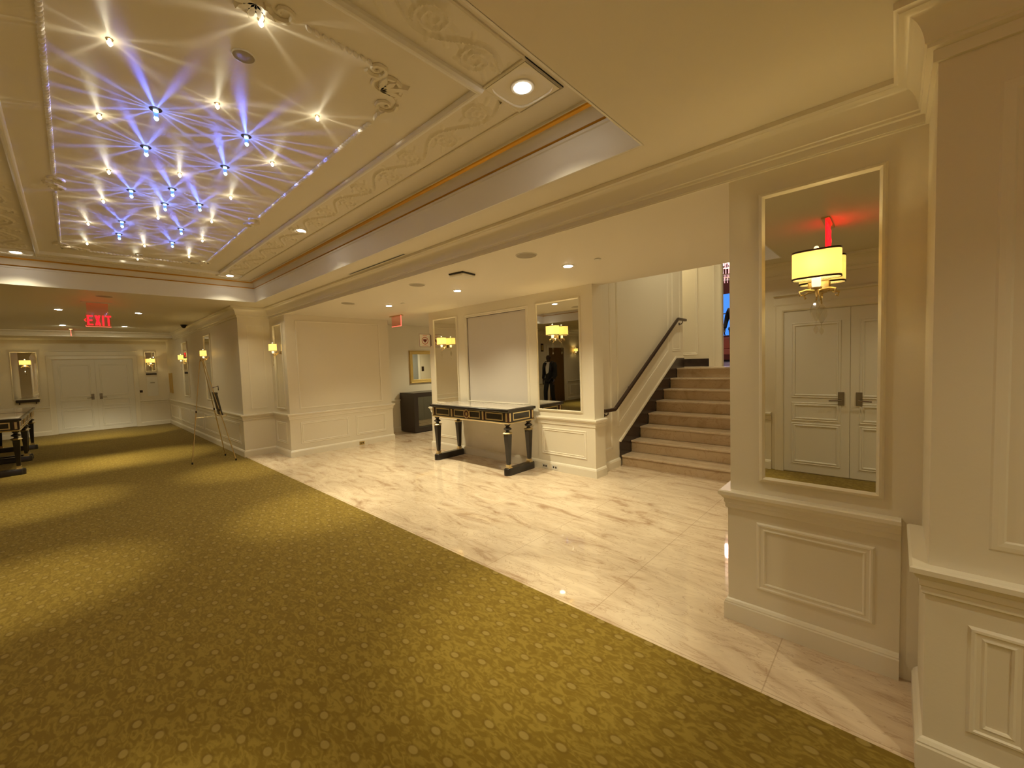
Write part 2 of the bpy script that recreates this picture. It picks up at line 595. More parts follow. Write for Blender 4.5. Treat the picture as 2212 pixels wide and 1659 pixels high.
struct(B(-1.6, 9.95, 0, -1.38, 17.3, 2.9).build('wall_left_far', M['paint']))
struct(B(-1.6, -4.4, 0, 2.3, -4.2, 2.9).build('wall_back', M['paint']))

# niche panel of grey fabric behind the console
struct(B(4.792, NY0, NZ0, 4.80, NY1, NZ1).build('trim_niche_panel', M['fabric_panel']))

# ceilings ---------------------------------------------------------
CX0, CX1, CY0, CY1 = -0.81, 2.262, 1.062, 8.20
c = MB()
c.box(CX1 + 0.012, -4.2, ZC, XR + 0.05, 15.8, ZC + 0.06)
c.box(-7.3, -4.2, ZC, CX0 - 0.012, 15.8, ZC + 0.06)
c.box(CX0 - 0.012, -4.2, ZC, CX1 + 0.012, CY0 - 0.012, ZC + 0.06)
c.box(CX0 - 0.012, CY1 + 0.012, ZC, CX1 + 0.012, 15.8, ZC + 0.06)
struct(c.build('ceiling', M['ceil']))
struct(B(XR - 0.02, -0.1, ZM, 4.95, 9.2, ZM + 0.06).build('ceiling_marble', M['ceil']))
struct(B(4.95, 6.4, ZM, 9.4, 9.2, ZM + 0.06).build('ceiling_hallway', M['ceil']))
struct(B(-1.6, 15.69, 2.66, XP + 0.2, 17.6, 2.87).build('ceiling_alcove', M['ceil']))
struct(B(4.90, -0.1, 4.8, 17, 7, 4.86).build('ceiling_lobby', M['ceil']))
struct(B(4.90, 0.5, ZM + 0.06, 4.95, 3.1, 4.8).build('wall_stair_header', M['paint']))
struct(B(-0.74, 1.13, ZI, 2.195, 8.13, ZI + 0.06).build('ceiling_coffer', M['ceil']))

# coffer sides, swept round the opening (inside is on the left of travel seen from below)
rect = [(CX0, CY0, 0), (CX1, CY0, 0), (CX1, CY1, 0), (CX0, CY1, 0)]
UP = (0, 0, 1)
fas = [(-0.014, ZC), (0.0, ZC), (0.0, 3.007), (0.007, 3.014), (0.007, 3.030), (0.0, 3.037)]
cove = [(0.0, 3.037)]
for i in range(9):
    t = i / 8 * PI / 2
    cove.append((0.045 * (1 - math.cos(t)), 3.038 + 0.087 * math.sin(t)))
struct(MB().sweep(rect, UP, fas, True).build('trim_coffer_fascia', M['fascia']))
struct(MB().sweep(rect, UP, cove + [(0.080, 3.135), (0.080, ZI + 0.02)], True).build('trim_coffer_cove', M['ceil'], smooth=True))
struct(MB().sweep(rect, UP, [(-0.002, 3.035), (0.007, 3.034), (0.012, 3.040), (0.007, 3.048), (0.0, 3.048)], True).build('trim_coffer_gold_lower', M['gold']))
struct(MB().sweep(rect, UP, [(0.038, 3.129), (0.045, 3.118), (0.064, 3.127), (0.079, 3.137), (0.079, 3.146), (0.038, 3.146)], True).build('trim_coffer_gold_upper', M['gold']))
struct(MB().sweep(rect, UP, [(-0.05, ZC + 0.03), (-0.02, ZC + 0.03), (-0.02, 3.20), (-0.05, 3.20)], True).build('trim_coffer_backing', M['ceil']))

# frieze mouldings on the coffer ceiling
FO = (-0.53, 1.397, 1.986, 7.965)
FI = (-0.212, 1.71, 1.673, 7.657)
def rect3(r, z):
    return [(r[0], r[1], z), (r[2], r[1], z), (r[2], r[3], z), (r[0], r[3], z)]
bead = [(-0.008, 0), (-0.008, -0.008), (0, -0.013), (0.008, -0.008), (0.008, 0)]
fr = MB()
fr.sweep(rect3(FO, ZI), UP, bead, True)
for x in (FO[0], FI[2]):
    for y in (FO[1], FI[3]):
        a = (x, y, x + (FO[2] - FI[2] if x > 0 else FI[0] - FO[0]), y + (FI[1] - FO[1]))
        fr.sweep(rect3(a, ZI), UP, bead, True)
struct(fr.build('trim_frieze_beads', M['plaster']))
inner = [(-0.004, 0), (-0.004, -0.018), (0.004, -0.034), (0.012, -0.038), (0.022, -0.038), (0.030, -0.034), (0.034, -0.02), (0.034, 0)]
struct(MB().sweep(rect3(FI, ZI), UP, inner, True).build('trim_frieze_inner_moulding', M['fascia']))

# carved scrolls in the frieze: a tiled height field
def scroll_cell(L, W, nu, nv):
    pts = []
    for t in np.linspace(0, 1, 90):
        pts.append((t * L, 0.26 * W * math.sin(2 * PI * t), 1.0))
    for sgn, cu in ((1, 0.25), (-1, 0.75)):
        cx_, cy_ = cu * L, -sgn * 0.10 * W
        for t in np.linspace(0, 1, 110):
            a = sgn * (2.2 * 2 * PI * t) + (PI / 2 if sgn > 0 else -PI / 2)
            r = 0.34 * W * (1 - 0.86 * t)
            pts.append((cx_ + r * math.cos(a), cy_ + r * math.sin(a), 1.0 - 0.3 * t))
        for k in range(7):
            a = k / 7 * 2 * PI + 0.3
            for t in np.linspace(0.3, 1, 12):
                r = 0.46 * W * t
                pts.append((cx_ + r * math.cos(a) * 1.25, cy_ + r * math.sin(a + 0.5 * t), 0.55))
    P = np.array(pts)
    u = np.linspace(0, L, nu, endpoint=False)
    v = np.linspace(-W / 2, W / 2, nv)
    U, V = np.meshgrid(u, v, indexing='ij')
    H = np.zeros_like(U)
    for sh in (-L, 0, L):
        d2 = (U[..., None] - P[None, None, :, 0] - sh) ** 2 + (V[..., None] - P[None, None, :, 1]) ** 2
        H = np.maximum(H, (P[:, 2] * np.exp(-d2 / (0.011 ** 2))).max(-1))
    edge = np.clip((W / 2 - np.abs(V)) / 0.02, 0, 1)
    return H * edge

def relief(name, p0, udir, vdir, length, W, cells):
    L = length / cells
    nu, nv = 72, 30
    H = scroll_cell(L, W, nu, nv)
    H = np.concatenate([H] * cells + [H[:1]], 0)
    n = H.shape[0]
    verts = []
    for i in range(n):
        for j in range(nv):
            q = Vector(p0) + Vector(udir) * (length * i / (n - 1)) + Vector(vdir) * (W * (j / (nv - 1) - 0.5))
            verts.append((q.x, q.y, ZI + 0.001 - 0.017 * H[i, j]))
    faces = [(i * nv + j, (i + 1) * nv + j, (i + 1) * nv + j + 1, i * nv + j + 1) for i in range(n - 1) for j in range(nv - 1)]
    mb = MB()
    mb.v, mb.f = verts, faces
    o = mb.build(name, M['plaster'], smooth=True)
    return struct(o)

fw = 0.271
relief('trim_frieze_relief_right', ((FO[2] + FI[2]) / 2, FI[1] + 0.02, 0), (0, 1, 0), (1, 0, 0), FI[3] - FI[1] - 0.04, fw, 8)
relief('trim_frieze_relief_left', ((FO[0] + FI[0]) / 2, FI[1] + 0.02, 0), (0, 1, 0), (1, 0, 0), FI[3] - FI[1] - 0.04, fw, 8)
relief('trim_frieze_relief_near', (FI[0] + 0.02, (FO[1] + FI[1]) / 2, 0), (1, 0, 0), (0, 1, 0), FI[2] - FI[0] - 0.04, fw, 3)
relief('trim_frieze_relief_far', (FI[0] + 0.02, (FO[3] + FI[3]) / 2, 0), (1, 0, 0), (0, 1, 0), FI[2] - FI[0] - 0.04, fw, 3)
# dished corner blocks round the frieze downlights: four curved spandrels
sp_ = MB()
for x0, y0 in ((FO[0], FO[1]), (FI[2], FO[1]), (FO[0], FI[3]), (FI[2], FI[3])):
    s = 0.313
    cx_, cy_ = x0 + s / 2, y0 + s / 2
    for q in range(4):
        ang = q * PI / 2
        poly = [(s / 2 - 0.01, s / 2 - 0.01)]
        for k in range(9):
            t = k / 8
            a = t * PI / 2
            poly.append((0.137 - 0.03 * math.sin(2 * a) * 0 if False else (s / 2 - 0.01) - (1 - t) * 0.0 - 0.03 * math.sin(PI * t) - (t) * 0.26 * 0.0 - (0.26 * t if t > 0.5 else 0) * 0, 0))
        arc = []
        for k in range(11):
            a = k / 10 * PI / 2
            arc.append((0.142 * math.cos(a) ** 0.5, 0.142 * math.sin(a) ** 0.5))
        poly = [(s / 2 - 0.009, 0.0)] + [(s / 2 - 0.009, s / 2 - 0.009)] + [(0.0, s / 2 - 0.009)] + arc[::-1]
        ca, sa = math.cos(ang), math.sin(ang)
        pts = [(cx_ + ca * px - sa * py, cy_ + sa * px + ca * py, ZI - 0.012) for px, py in poly]
        sp_.prism(pts, (0, 0, 1), 0.012)
struct(sp_.build('trim_frieze_corner_blocks', M['plaster']))

# beaded rope frame with scroll ornaments
rope = MB()
RX0, RX1, RY0, RY1 = 0.0, 1.38, 1.965, 7.27
segs = []
def line_pts(a, b):
    return [a, b]
cut = 0.235
segs += [((RX0 + cut, RY0), (0.425, RY0)), ((0.81, RY0), (RX1 - cut, RY0))]
segs += [((RX1, RY0 + 0.48), (RX1, 4.70)), ((RX1, 5.12), (RX1, RY1 - cut))]
segs += [((RX1 - cut, RY1), (RX0 + cut, RY1))]
segs += [((RX0, RY1 - cut), (RX0, 5.12)), ((RX0, 4.70), (RX0, RY0 + 0.48))]
for a, b in segs:
    n = int(math.dist(a, b) / 0.034)
    ang = math.atan2(b[1] - a[1], b[0] - a[0])
    for i in range(n):
        t = (i + 0.5) / n
        x, y = a[0] + (b[0] - a[0]) * t, a[1] + (b[1] - a[1]) * t
        o = len(rope.v)
        rope.ball((0, 0, 0), (0.021, 0.010, 0.013), 7, 5)
        ca, sa = math.cos(ang + 0.55), math.sin(ang + 0.55)
        rope.v[o:] = [(x + ca * p[0] - sa * p[1], y + sa * p[0] + ca * p[1], ZI - 0.006 + p[2]) for p in rope.v[o:]]
struct(rope.build('trim_rope_moulding', M['fascia'], smooth=True))
orn = MB()
def cscroll(cx_, cy_, r, a0, turns, sgn, w0=0.016):
    pts, rad = [], []
    for i in range(34):
        t = i / 33
        a = a0 + sgn * turns * 2 * PI * t
        q = r * (1 - 0.82 * t)
        pts.append((cx_ + q * math.cos(a), cy_ + q * math.sin(a), ZI - 0.004))
        rad.append(w0 * (1 - 0.45 * t) * (0.75 + 0.35 * abs(math.sin(9 * PI * t))))
    orn.tube(pts, rad, 6)
def leaf(x, y, a, L, wd):
    k = [(0, 0), (0.2, 0.7), (0.35, 0.6), (0.45, 1.0), (0.6, 0.75), (0.7, 0.85), (1, 0)]
    ca, sa = math.cos(a), math.sin(a)
    up_ = [(u * L, v_ * wd) for u, v_ in k]
    poly = up_ + [(u, -v_) for u, v_ in up_[-2:0:-1]]
    bot = [(x + ca * u - sa * v_, y + sa * u + ca * v_, ZI + 0.001) for u, v_ in poly]
    mid = [(x + ca * u * 0.9 - sa * v_ * 0.7, y + sa * u * 0.9 + ca * v_ * 0.7, ZI - 0.022) for u, v_ in poly]
    orn.loft([bot, mid])
for sx, sy, bx, by in ((1, -1, RX1, RY0), (-1, -1, RX0, RY0), (1, 1, RX1, RY1), (-1, 1, RX0, RY1)):
    ex = lambda v_: bx - sx * v_
    ey = lambda v_: by - sy * v_
    big = 1.0 if sy < 0 else 0.7
    cscroll(ex(0.11), ey(0.11 * big), 0.10, math.atan2(-sy, sx), 1.4, sx * sy)
    cscroll(ex(0.02), ey(0.26 * big), 0.07, math.atan2(sy, sx), 1.3, -sx * sy)
    cscroll(ex(0.20), ey(0.02), 0.06, math.atan2(-sy, -sx), 1.3, sx * sy)
    for k in range(5):
        leaf(ex(0.12), ey(0.14 * big), math.atan2(sy, sx) + (k - 2) * 0.5, 0.17 if k == 2 else 0.13, 0.026)
    if sy < 0:
        leaf(ex(0.0), ey(0.30), -sy * PI / 2, 0.14, 0.02)
for bx, sg in ((RX1, 1), (RX0, -1)):
    cscroll(bx + sg * 0.0, 4.80, 0.058, PI / 2, 1.2, sg)
    cscroll(bx + sg * 0.0, 5.01, 0.058, -PI / 2, 1.2, -sg)
    for k in range(3):
        leaf(bx - sg * 0.02, 4.906, (0 if sg > 0 else PI) + (k - 1) * 0.6, 0.09, 0.018)
for k in range(5):
    leaf(0.616, RY0 + 0.0, PI / 2 + (k - 2) * 0.55, 0.11, 0.022)
cscroll(0.51, RY0 - 0.01, 0.06, 0, 1.2, 1)
cscroll(0.72, RY0 - 0.01, 0.06, PI, 1.2, -1)
struct(orn.build('trim_scroll_ornaments', M['plaster'], smooth=True))

# crown, chair rail, dado, base ------------------------------------
def crown_prof(zb, zt, proj):
    h = zt - zb
    p = [(0, zb), (0.014, zb), (0.014, zb + 0.20 * h), (0.030, zb + 0.24 * h), (0.030, zb + 0.30 * h)]
    for i in range(9):
        t = i / 8
        p.append((0.036 + (proj - 0.05) * t ** 1.7, zb + h * (0.32 + 0.50 * math.sin(t * PI / 2))))
    p += [(proj - 0.008, zb + 0.86 * h), (proj, zb + 0.88 * h), (proj, zt), (0, zt)]
    return p
right_path = [(XP, -4.2, 0), (XP, -0.10, 0), (XR, -0.10, 0), (XR, YC, 0), (XP, YC, 0), (XP, 15.69, 0)]
struct(MB().sweep(right_path, UP, crown_prof(2.602, ZC, 0.118)).build('trim_crown_right', M['trim'], smooth=True))
struct(MB().sweep([(XP, 15.69, 0), (-1.38, 15.69, 0)], UP, crown_prof(2.662, ZC, 0.12)).build('trim_crown_far', M['trim'], smooth=True))
struct(MB().sweep([(XL, 5.5, 0), (XL, -4.2, 0)], UP, crown_prof(2.602, ZC, 0.118)).build('trim_crown_left', M['trim'], smooth=True))
struct(MB().sweep([(-1.38, 9.75, 0), (-7.2, 9.75, 0)], UP, crown_prof(2.60, ZC, 0.12)).build('trim_crown_passage', M['trim'], smooth=True))

def base_prof(o=0.0):
    return [(0, 0), (0.020 + o, 0), (0.020 + o, 0.098), (0.016 + o, 0.104), (0.016 + o, 0.110), (0.008 + o, 0.122), (o, 0.128), (0, 0.128)]
def rail_prof(o=0.0):
    return [(0, 0.685), (o + 0.004, 0.685), (o + 0.012, 0.692), (o + 0.012, 0.716), (o + 0.018, 0.722), (o + 0.018, 0.745), (o + 0.026, 0.752),
            (o + 0.034, 0.766), (o + 0.044, 0.772), (o + 0.044, 0.790), (o + 0.036, 0.796), (0, 0.796)]
def dado_prof(o):
    return [(0, 0.1), (o, 0.1), (o, 0.70), (0, 0.70)]
k = 0
def skirt_run(path, off=0.012, rail=True, nm='right'):
    """dado panel, chair rail and baseboard along a stretch of wall (room on the left of travel)"""
    P = [(x, y, 0) for x, y in path]
    struct(MB().sweep(P, UP, base_prof(off)).build('baseboard_' + nm, M['trim']))
    if rail:
        struct(MB().sweep(P, UP, dado_prof(off)).build('trim_dado_' + nm, M['paint']))
        struct(MB().sweep(P, UP, rail_prof(off)).build('trim_chair_rail_' + nm, M['trim']))
skirt_run([(XP, -4.2), (XP, -0.10), (2.60, -0.10)], 0.008, nm='right_near')
skirt_run([(XR, -0.03), (XR, 0.718), (4.95, 0.718)], nm='right_mirror')
skirt_run([(5.53, 3.02), (5.01, 3.02)], rail=False, nm='stair_left')
skirt_run([(5.01, 2.95), (XW, 2.95), (XW, 3.93)], nm='console_side')
skirt_run([(XW, 3.93), (XW, 5.75)], rail=False, nm='console_behind')
skirt_run([(XW, 5.75), (XW, 6.6), (5.4, 6.6)], nm='console_far_side')
skirt_run([(9.2, 8.93), (4.74, 8.93)], nm='hallway')
skirt_run([(4.74, 8.6), (4.74, 8.06), (XR, 8.06), (XR, YC), (XP, YC), (XP, 17.3)], nm='right_far')
skirt_run([(XP, 17.3), (1.42, 17.3)], nm='far_right')
skirt_run([(-0.46, 17.3), (-1.38, 17.3)], nm='far_left')
skirt_run([(-1.38, 17.3), (-1.38, 9.75), (-2.80, 9.75)], nm='left_far')
skirt_run([(-4.21, 9.75), (-7.2, 9.75)], nm='passage')
skirt_run([(XL, 5.5), (XL, 1.25)], nm='left')
skirt_run([(XL, -0.44), (XL, -4.2)], nm='left_near')

# panel frames applied to walls ------------------------------------
mould = [(-0.024, 0.0), (-0.022, 0.005), (-0.016, 0.0085), (-0.009, 0.005), (0.002, 0.005), (0.008, 0.010), (0.016, 0.009), (0.024, 0.0)]
def frame_on(name, axis, plane, sgn, u0, u1, z0, z1, prof=None):
    """rectangular moulding on a wall; axis 'x': wall at x=plane facing sgn"""
    if axis == 'x':
        pts = [(plane, u0, z0), (plane, u1, z0), (plane, u1, z1), (plane, u0, z1)]
        n = (sgn, 0, 0)
    else:
        pts = [(u0, plane, z0), (u1, plane, z0), (u1, plane, z1), (u0, plane, z1)]
        n = (0, sgn, 0)
    struct(MB().sweep(pts, n, prof or mould, True).build(name, M['trim']))
dd = 0.012
frame_on('trim_panel_pilaster', 'x', XR - dd, -1, 0.085, 0.555, 0.255, 0.605)
frame_on('trim_panel_pier_low', 'x', XP - 0.008, -1, -0.325, -0.225, 0.235, 0.585)
frame_on('trim_panel_pier_high', 'x', XP, -1, -1.3, -0.265, 0.915, 2.45, [(-0.02, 0), (-0.014, 0.004), (0, 0.005), (0.014, 0.004), (0.02, 0)])
frame_on('trim_panel_far_pilaster', 'x', XR - dd, -1, 8.22, 8.74, 0.255, 0.605)
for i, (a, b) in enumerate(((2.86, 3.74), (3.93, 4.56))):
    frame_on('trim_panel_far_low', 'y', 8.06 - dd, -1, a, b, 0.245, 0.605)
frame_on('trim_panel_far_high', 'y', 8.06, -1, 2.86, 4.51, 0.885, 2.50, [(-0.014, 0), (-0.014, 0.008), (0, 0.012), (0.014, 0.008), (0.014, 0)])
frame_on('trim_panel_console_low', 'x', XW - dd, -1, 3.10, 3.84, 0.255, 0.605)
frame_on('trim_panel_console_low', 'x', XW - dd, -1, 5.82, 6.46, 0.255, 0.605)
frame_on('trim_panel_niche', 'x', XW, -1, NY0 - 0.03, NY1 + 0.03, NZ0 - 0.02, NZ1 + 0.03)
frame_on('trim_panel_column_high', 'y', YC, -1, 2.29, 2.55, 0.9, 2.46, [(-0.01, 0), (-0.01, 0.005), (0.01, 0.005), (0.01, 0)])
for i in range(5):
    y0 = 9.12 + i * 1.62
    frame_on('trim_panel_corridor_low', 'x', XP - dd, -1, y0, y0 + 1.4, 0.245, 0.605)
for a, b in ((1.45, 2.8), (3.0, 4.3), (4.5, 5.35)):
    frame_on('trim_panel_left_low', 'x', XL + dd, 1, a, b, 0.245, 0.605)
    frame_on('trim_panel_left_high', 'x', XL, 1, a, b, 0.92, 2.4)
frame_on('trim_panel_passage_low', 'y', 9.75 - dd, -1, -2.55, -1.6, 0.245, 0.605)
frame_on('trim_panel_passage_low', 'y', 9.75 - dd, -1, -5.6, -4.4, 0.245, 0.605)
# the niche panel's dark edge line
struct(MB().box(4.788, NY1 - 0.008, NZ0, 4.794, NY1, NZ1).box(4.788, NY0, NZ1 - 0.006, 4.794, NY1, NZ1).build('trim_niche_seam', M['espresso']))

# stair hall -------------------------------------------------------
NST, TR, RI, X0S, Z0S = 8, 0.3105, 0.1775, 5.56, 0.158
ZL = Z0S + RI * 7                                          # landing height
YS0, YS1 = 0.745, 2.995
struct(MB().box(8.61, 2.47, ZL, 8.63, 2.60, 4.8).box(8.60, 2.585, ZL, 8.63, 2.615, 4.8).build('trim_lobby_casing', M['trim']))
struct(B(X0S + TR * 7 + 0.32, YS0, 0, 8.72, 6.2, ZL - 0.0).build('floor_landing', M['tread']))
struct(B(8.72, -3.0, 0, 17, 7.0, ZL).build('floor_lobby', M['lobby_floor']))
stairs = thing('staircase', 'straight flight of tan marble steps rising between white walls', 'stairs', (X0S, YS0, 0))
for i in range(NST):
    z1 = Z0S + RI * i
    z0 = 0 if i == 0 else z1 - RI
    x = TR * i
    y1 = YS1 - YS0
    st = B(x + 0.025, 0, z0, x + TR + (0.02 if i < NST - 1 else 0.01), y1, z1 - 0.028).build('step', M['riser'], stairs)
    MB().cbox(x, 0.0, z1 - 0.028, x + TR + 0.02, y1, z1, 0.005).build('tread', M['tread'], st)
# stepped dark skirting on the left wall
sk = []
for i in range(NST):
    sk.append((X0S + TR * i, Z0S + RI * i))
YS1 = 3.02
poly = [(X0S - 0.005, YS1, Z0S - 0.03), (X0S - 0.005, YS1, Z0S + 0.20), (X0S + TR * 7 + 0.02, YS1, ZL + 0.19), (8.13, YS1, ZL + 0.19), (8.13, YS1, ZL - 0.03)]
for i in range(NST - 1, 0, -1):
    poly += [(X0S + TR * i, YS1, Z0S + RI * i - 0.03), (X0S + TR * i, YS1, Z0S + RI * (i - 1) - 0.03)]
struct(MB().prism(poly, (0, -1, 0), 0.022).build('baseboard_stair_dark', M['skirt']))
capl = [(X0S - 0.005, YS1 - 0.0, Z0S + 0.20), (X0S + TR * 7 + 0.02, YS1, ZL + 0.19), (8.13, YS1, ZL + 0.19)]
struct(MB().sweep(capl, (0, -1, 0), [(-0.014, 0), (-0.014, 0.02), (0.004, 0.026), (0.026, 0.02), (0.026, 0)]).build('trim_stair_cap', M['trim']))
# panels on the stair wall
def poly_frame(name, pts, n):
    struct(MB().sweep(pts, n, mould, True).build(name, M['trim']))
poly_frame('trim_panel_stair_slim', [(5.10, 3.02, 0.30), (5.34, 3.02, 0.30), (5.34, 3.02, 3.6), (5.10, 3.02, 3.6)], (0, -1, 0))
poly_frame('trim_panel_stair_large', [(5.54, 3.02, 0.62), (7.42, 3.02, 1.72), (7.42, 3.02, 4.0), (5.54, 3.02, 4.0)], (0, -1, 0))
poly_frame('trim_panel_stair_top', [(7.62, 3.02, 1.74), (7.98, 3.02, 1.74), (7.98, 3.02, 4.0), (7.62, 3.02, 4.0)], (0, -1, 0))
# wall beyond the landing and the jamb to the lobby
struct(B(8.66, 2.70, 0, 8.72, 6.2, 4.8).build('wall_landing', M['paint']))
struct(B(8.63, 2.455, 0, 8.72, 2.70, 4.8).build('wall_lobby_jamb', M['paint']))
struct(B(8.13, 6.0, ZL, 8.66, 6.2, 4.8).build('wall_landing_end', M['paint']))
struct(B(8.638, 2.705, ZL, 8.66, 6.0, ZL + 0.155).build('baseboard_landing_dark', M['skirt']))
poly_frame('trim_panel_landing', [(8.66, 2.94, 1.66), (8.66, 3.7, 1.66), (8.66, 3.7, 4.2), (8.66, 2.94, 4.2)], (-1, 0, 0))
struct(B(9.4, -3.0, ZL, 9.5, 0.7, 4.8).build('wall_lobby_near', M['paint']))
# lobby shell
struct(B(16.0, -3.2, ZL, 16.2, 7.0, 4.86).build('wall_lobby', M['maroon']))
struct(B(8.72, 6.2, ZL, 16.2, 6.4, 4.86).build('wall_lobby_left', M['paint']))
struct(B(8.72, -3.2, ZL, 16.2, -3.0, 4.86).build('wall_lobby_right', M['paint']))

# windows and doors ------------------------------------------------
win = MB().sweep([(16.0, 3.7, 2.27), (16.0, 6.0, 2.27), (16.0, 6.0, 3.83), (16.0, 3.7, 3.83)], (-1, 0, 0), [(-0.05, 0), (-0.05, 0.05), (0.05, 0.05), (0.05, 0)], True).build('window_1', M['maroon'])
struct(win)
B(15.965, 3.7, 2.27, 15.99, 6.0, 3.83).build('pane', M['sky_pane'], win)
B(15.95, 3.7, 3.07, 15.965, 6.0, 3.11).build('glazing_bar', M['steel'], win)
struct(MB().box(15.93, 2.0, 1.86, 16.0, 6.2, 1.90).box(15.94, 2.0, 4.24, 16.0, 6.2, 4.30).build('trim_lobby_rails', M['paper']))

def leaf_panels(leafw, zs, inset=0.11):
    mb = MB()
    for z0, z1 in zs:
        mb.sweep([(0, inset, z0), (0, leafw - inset, z0), (0, leafw - inset, z1), (0, inset, z1)], (1, 0, 0), mould, True)
    return mb
def lever(parent, x, y, z, sgn):
    h = MB().cbox(x, y - 0.032, z - 0.085, x + 0.012, y + 0.032, z + 0.085, 0.003).build('handle', M['steel'], parent)
    MB().tube([(x + 0.012, y, z - 0.02), (x + 0.05, y, z - 0.02), (x + 0.055, y + sgn * 0.02, z - 0.02), (x + 0.055, y + sgn * 0.12, z - 0.025)], 0.009, 8).build('lever', M['steel'], h)
def double_door(name, loc, rotz, leafw, ht, zs, casing=0.10, head=0.0, wide_head=False):
    d = bpy.data.objects.new(name, None)
    COL.objects.link(d)
    d.location = loc
    d.rotation_euler = (0, 0, rotz)
    struct(d)
    # local frame: wall plane x=0, room on +x, door centred on y
    cz = [(-0.0, 0), (-0.0, 0.022), (-0.02, 0.03), (-casing + 0.02, 0.024), (-casing, 0.03), (-casing, 0)]
    pth = [(0, -leafw - 0.004, 0), (0, -leafw - 0.004, ht + 0.004), (0, leafw + 0.004, ht + 0.004), (0, leafw + 0.004, 0)]
    MB().sweep(pth, (1, 0, 0), [(a * -1, b) for a, b in cz], False).build('casing', M['trim'], d)
    if wide_head:
        MB().sweep([(0, -leafw - casing - 0.02, ht + casing + 0.09), (0, leafw + casing + 0.02, ht + casing + 0.09)], (1, 0, 0), [(-0.10, 0), (-0.10, 0.016), (0.02, 0.016), (0.03, 0.05), (0.05, 0.05), (0.05, 0)]).build('head_moulding', M['trim'], d)
    for sgn in (-1, 1):
        lf = B(0.0, 0 if sgn > 0 else -leafw, 0.012, 0.014, leafw if sgn > 0 else 0, ht).build('leaf', M['door_paint'], d)
        lf.location = (0, 0.002 * sgn, 0)
        pn = leaf_panels(leafw, zs).build('panel_moulding', M['door_paint'], lf)
        pn.location = (0.014, 0 if sgn > 0 else -leafw, 0)
        lever(lf, 0.014, sgn * 0.085, 1.01, sgn)
    return d
double_door('door_1', (XL, 0.405, 0), 0, 0.695, 2.155, ((0.145, 0.65), (0.725, 0.925), (1.035, 1.975)), wide_head=True)
double_door('door_2', (0.48, 17.3, 0), -PI / 2, 0.82, 2.10, ((0.145, 0.65), (0.725, 0.925), (1.035, 1.95)), casing=0.12, wide_head=True)
struct(MB().box(0.15, 17.27, 0.0, 1.1, 17.30, 0.008).build('trim_threshold', M['brass']))
d3 = bpy.data.objects.new('door_3', None)
COL.objects.link(d3)
struct(d3)
d3.location = (-3.5, 9.75, 0)
B(-0.585, -0.012, 0.01, 0.585, 0.0, 2.225).build('leaf', M['walnut'], d3)
MB().sweep([(0.59, 0, 0), (0.59, 0, 2.23), (-0.59, 0, 2.23), (-0.59, 0, 0)], (0, -1, 0), [(0, 0), (0, 0.022), (0.1, 0.03), (0.1, 0)]).build('casing', M['trim'], d3)
MB().ball((0.48, -0.05, 1.0), 0.03).lathe([(0.012, 0), (0.012, 0.05)], (0.48, -0.06, 1.0), 'y', 8).build('handle', M['brass'], d3)

d4 = bpy.data.objects.new('door_4', None)
COL.objects.link(d4)
struct(d4)
d4.location = (7.05, 6.6, 0)
d4.rotation_euler = (0, 0, PI / 2)
for a_, b_ in ((-0.56, -0.002), (0.002, 0.56)):
    B(0.001, a_, 0.005, 0.012, b_, 2.15).build('leaf', simple('grey_painted_metal', (0.30, 0.31, 0.31), 0.4), d4)
MB().sweep([(0, -0.565, 0), (0, -0.565, 2.155), (0, 0.565, 2.155), (0, 0.565, 0)], (1, 0, 0), [(0, 0), (0, 0.02), (0.07, 0.03), (0.07, 0)]).build('casing', M['door_paint'], d4)

# ================================================================== THINGS
# ---- mirrors
def mirror(plane, axis, sgn, u0, u1, z0, z1, label, fw_=0.03):
    """wall mirror; local: root on the wall at the mirror's base centre, +x out of the wall"""
    uc = (u0 + u1) / 2
    if axis == 'x':
        loc = (plane, uc, z0)
        rot = 0 if sgn > 0 else PI
    else:
        loc = (uc, plane, z0)
        rot = -PI / 2 if sgn < 0 else PI / 2
    r = thing('wall_mirror', label, 'mirror', loc, rot, 'tall framed wall mirrors')
    wd, h = (u1 - u0) / 2, z1 - z0
    B(0.001, -wd + 0.008, 0.008, 0.006, wd - 0.008, h - 0.008).build('mirror_glass', M['mirror'], r)
    pf = [(-0.012, 0.0), (-0.012, 0.010), (-0.004, 0.020), (0.006, 0.024), (0.014, 0.016), (0.018, 0.006), (0.018, 0.0)]
    pth = [(0, -wd, 0), (0, wd, 0), (0, wd, h), (0, -wd, h)]
    MB().sweep(pth, (1, 0, 0), pf, True).build('frame', M['frame'], r)
    return r
mirror(XR, 'x', -1, 0.045, 0.553, 0.884, 2.472, 'tall cream-framed mirror on the near pilaster, reflecting a white double door')
mirror(XW, 'x', -1, 3.148, 3.912, 0.885, 2.458, 'tall framed mirror right of the console table, reflecting a person in black')
mirror(XW, 'x', -1, 5.76, 6.445, 0.885, 2.462, 'tall framed mirror on the wall left of the grey niche panel')
mirror(XR, 'x', -1, 8.21, 8.66, 0.885, 2.45, 'narrow tall mirror on the pilaster beside the far column')
mirror(XP, 'x', -1, 11.10, 11.72, 0.98, 2.45, 'tall mirror on the corridor wall just behind the easel')
mirror(XP, 'x', -1, 13.75, 14.50, 0.98, 2.45, 'tall mirror on the corridor wall farther back, nearest the end doors')
mirror(17.3, 'y', -1, -1.10, -0.62, 1.03, 2.33, 'tall mirror left of the double doors at the corridor end')
mirror(17.3, 'y', -1, 1.60, 1.86, 1.70, 2.33, 'narrow mirror right of the double doors at the corridor end')

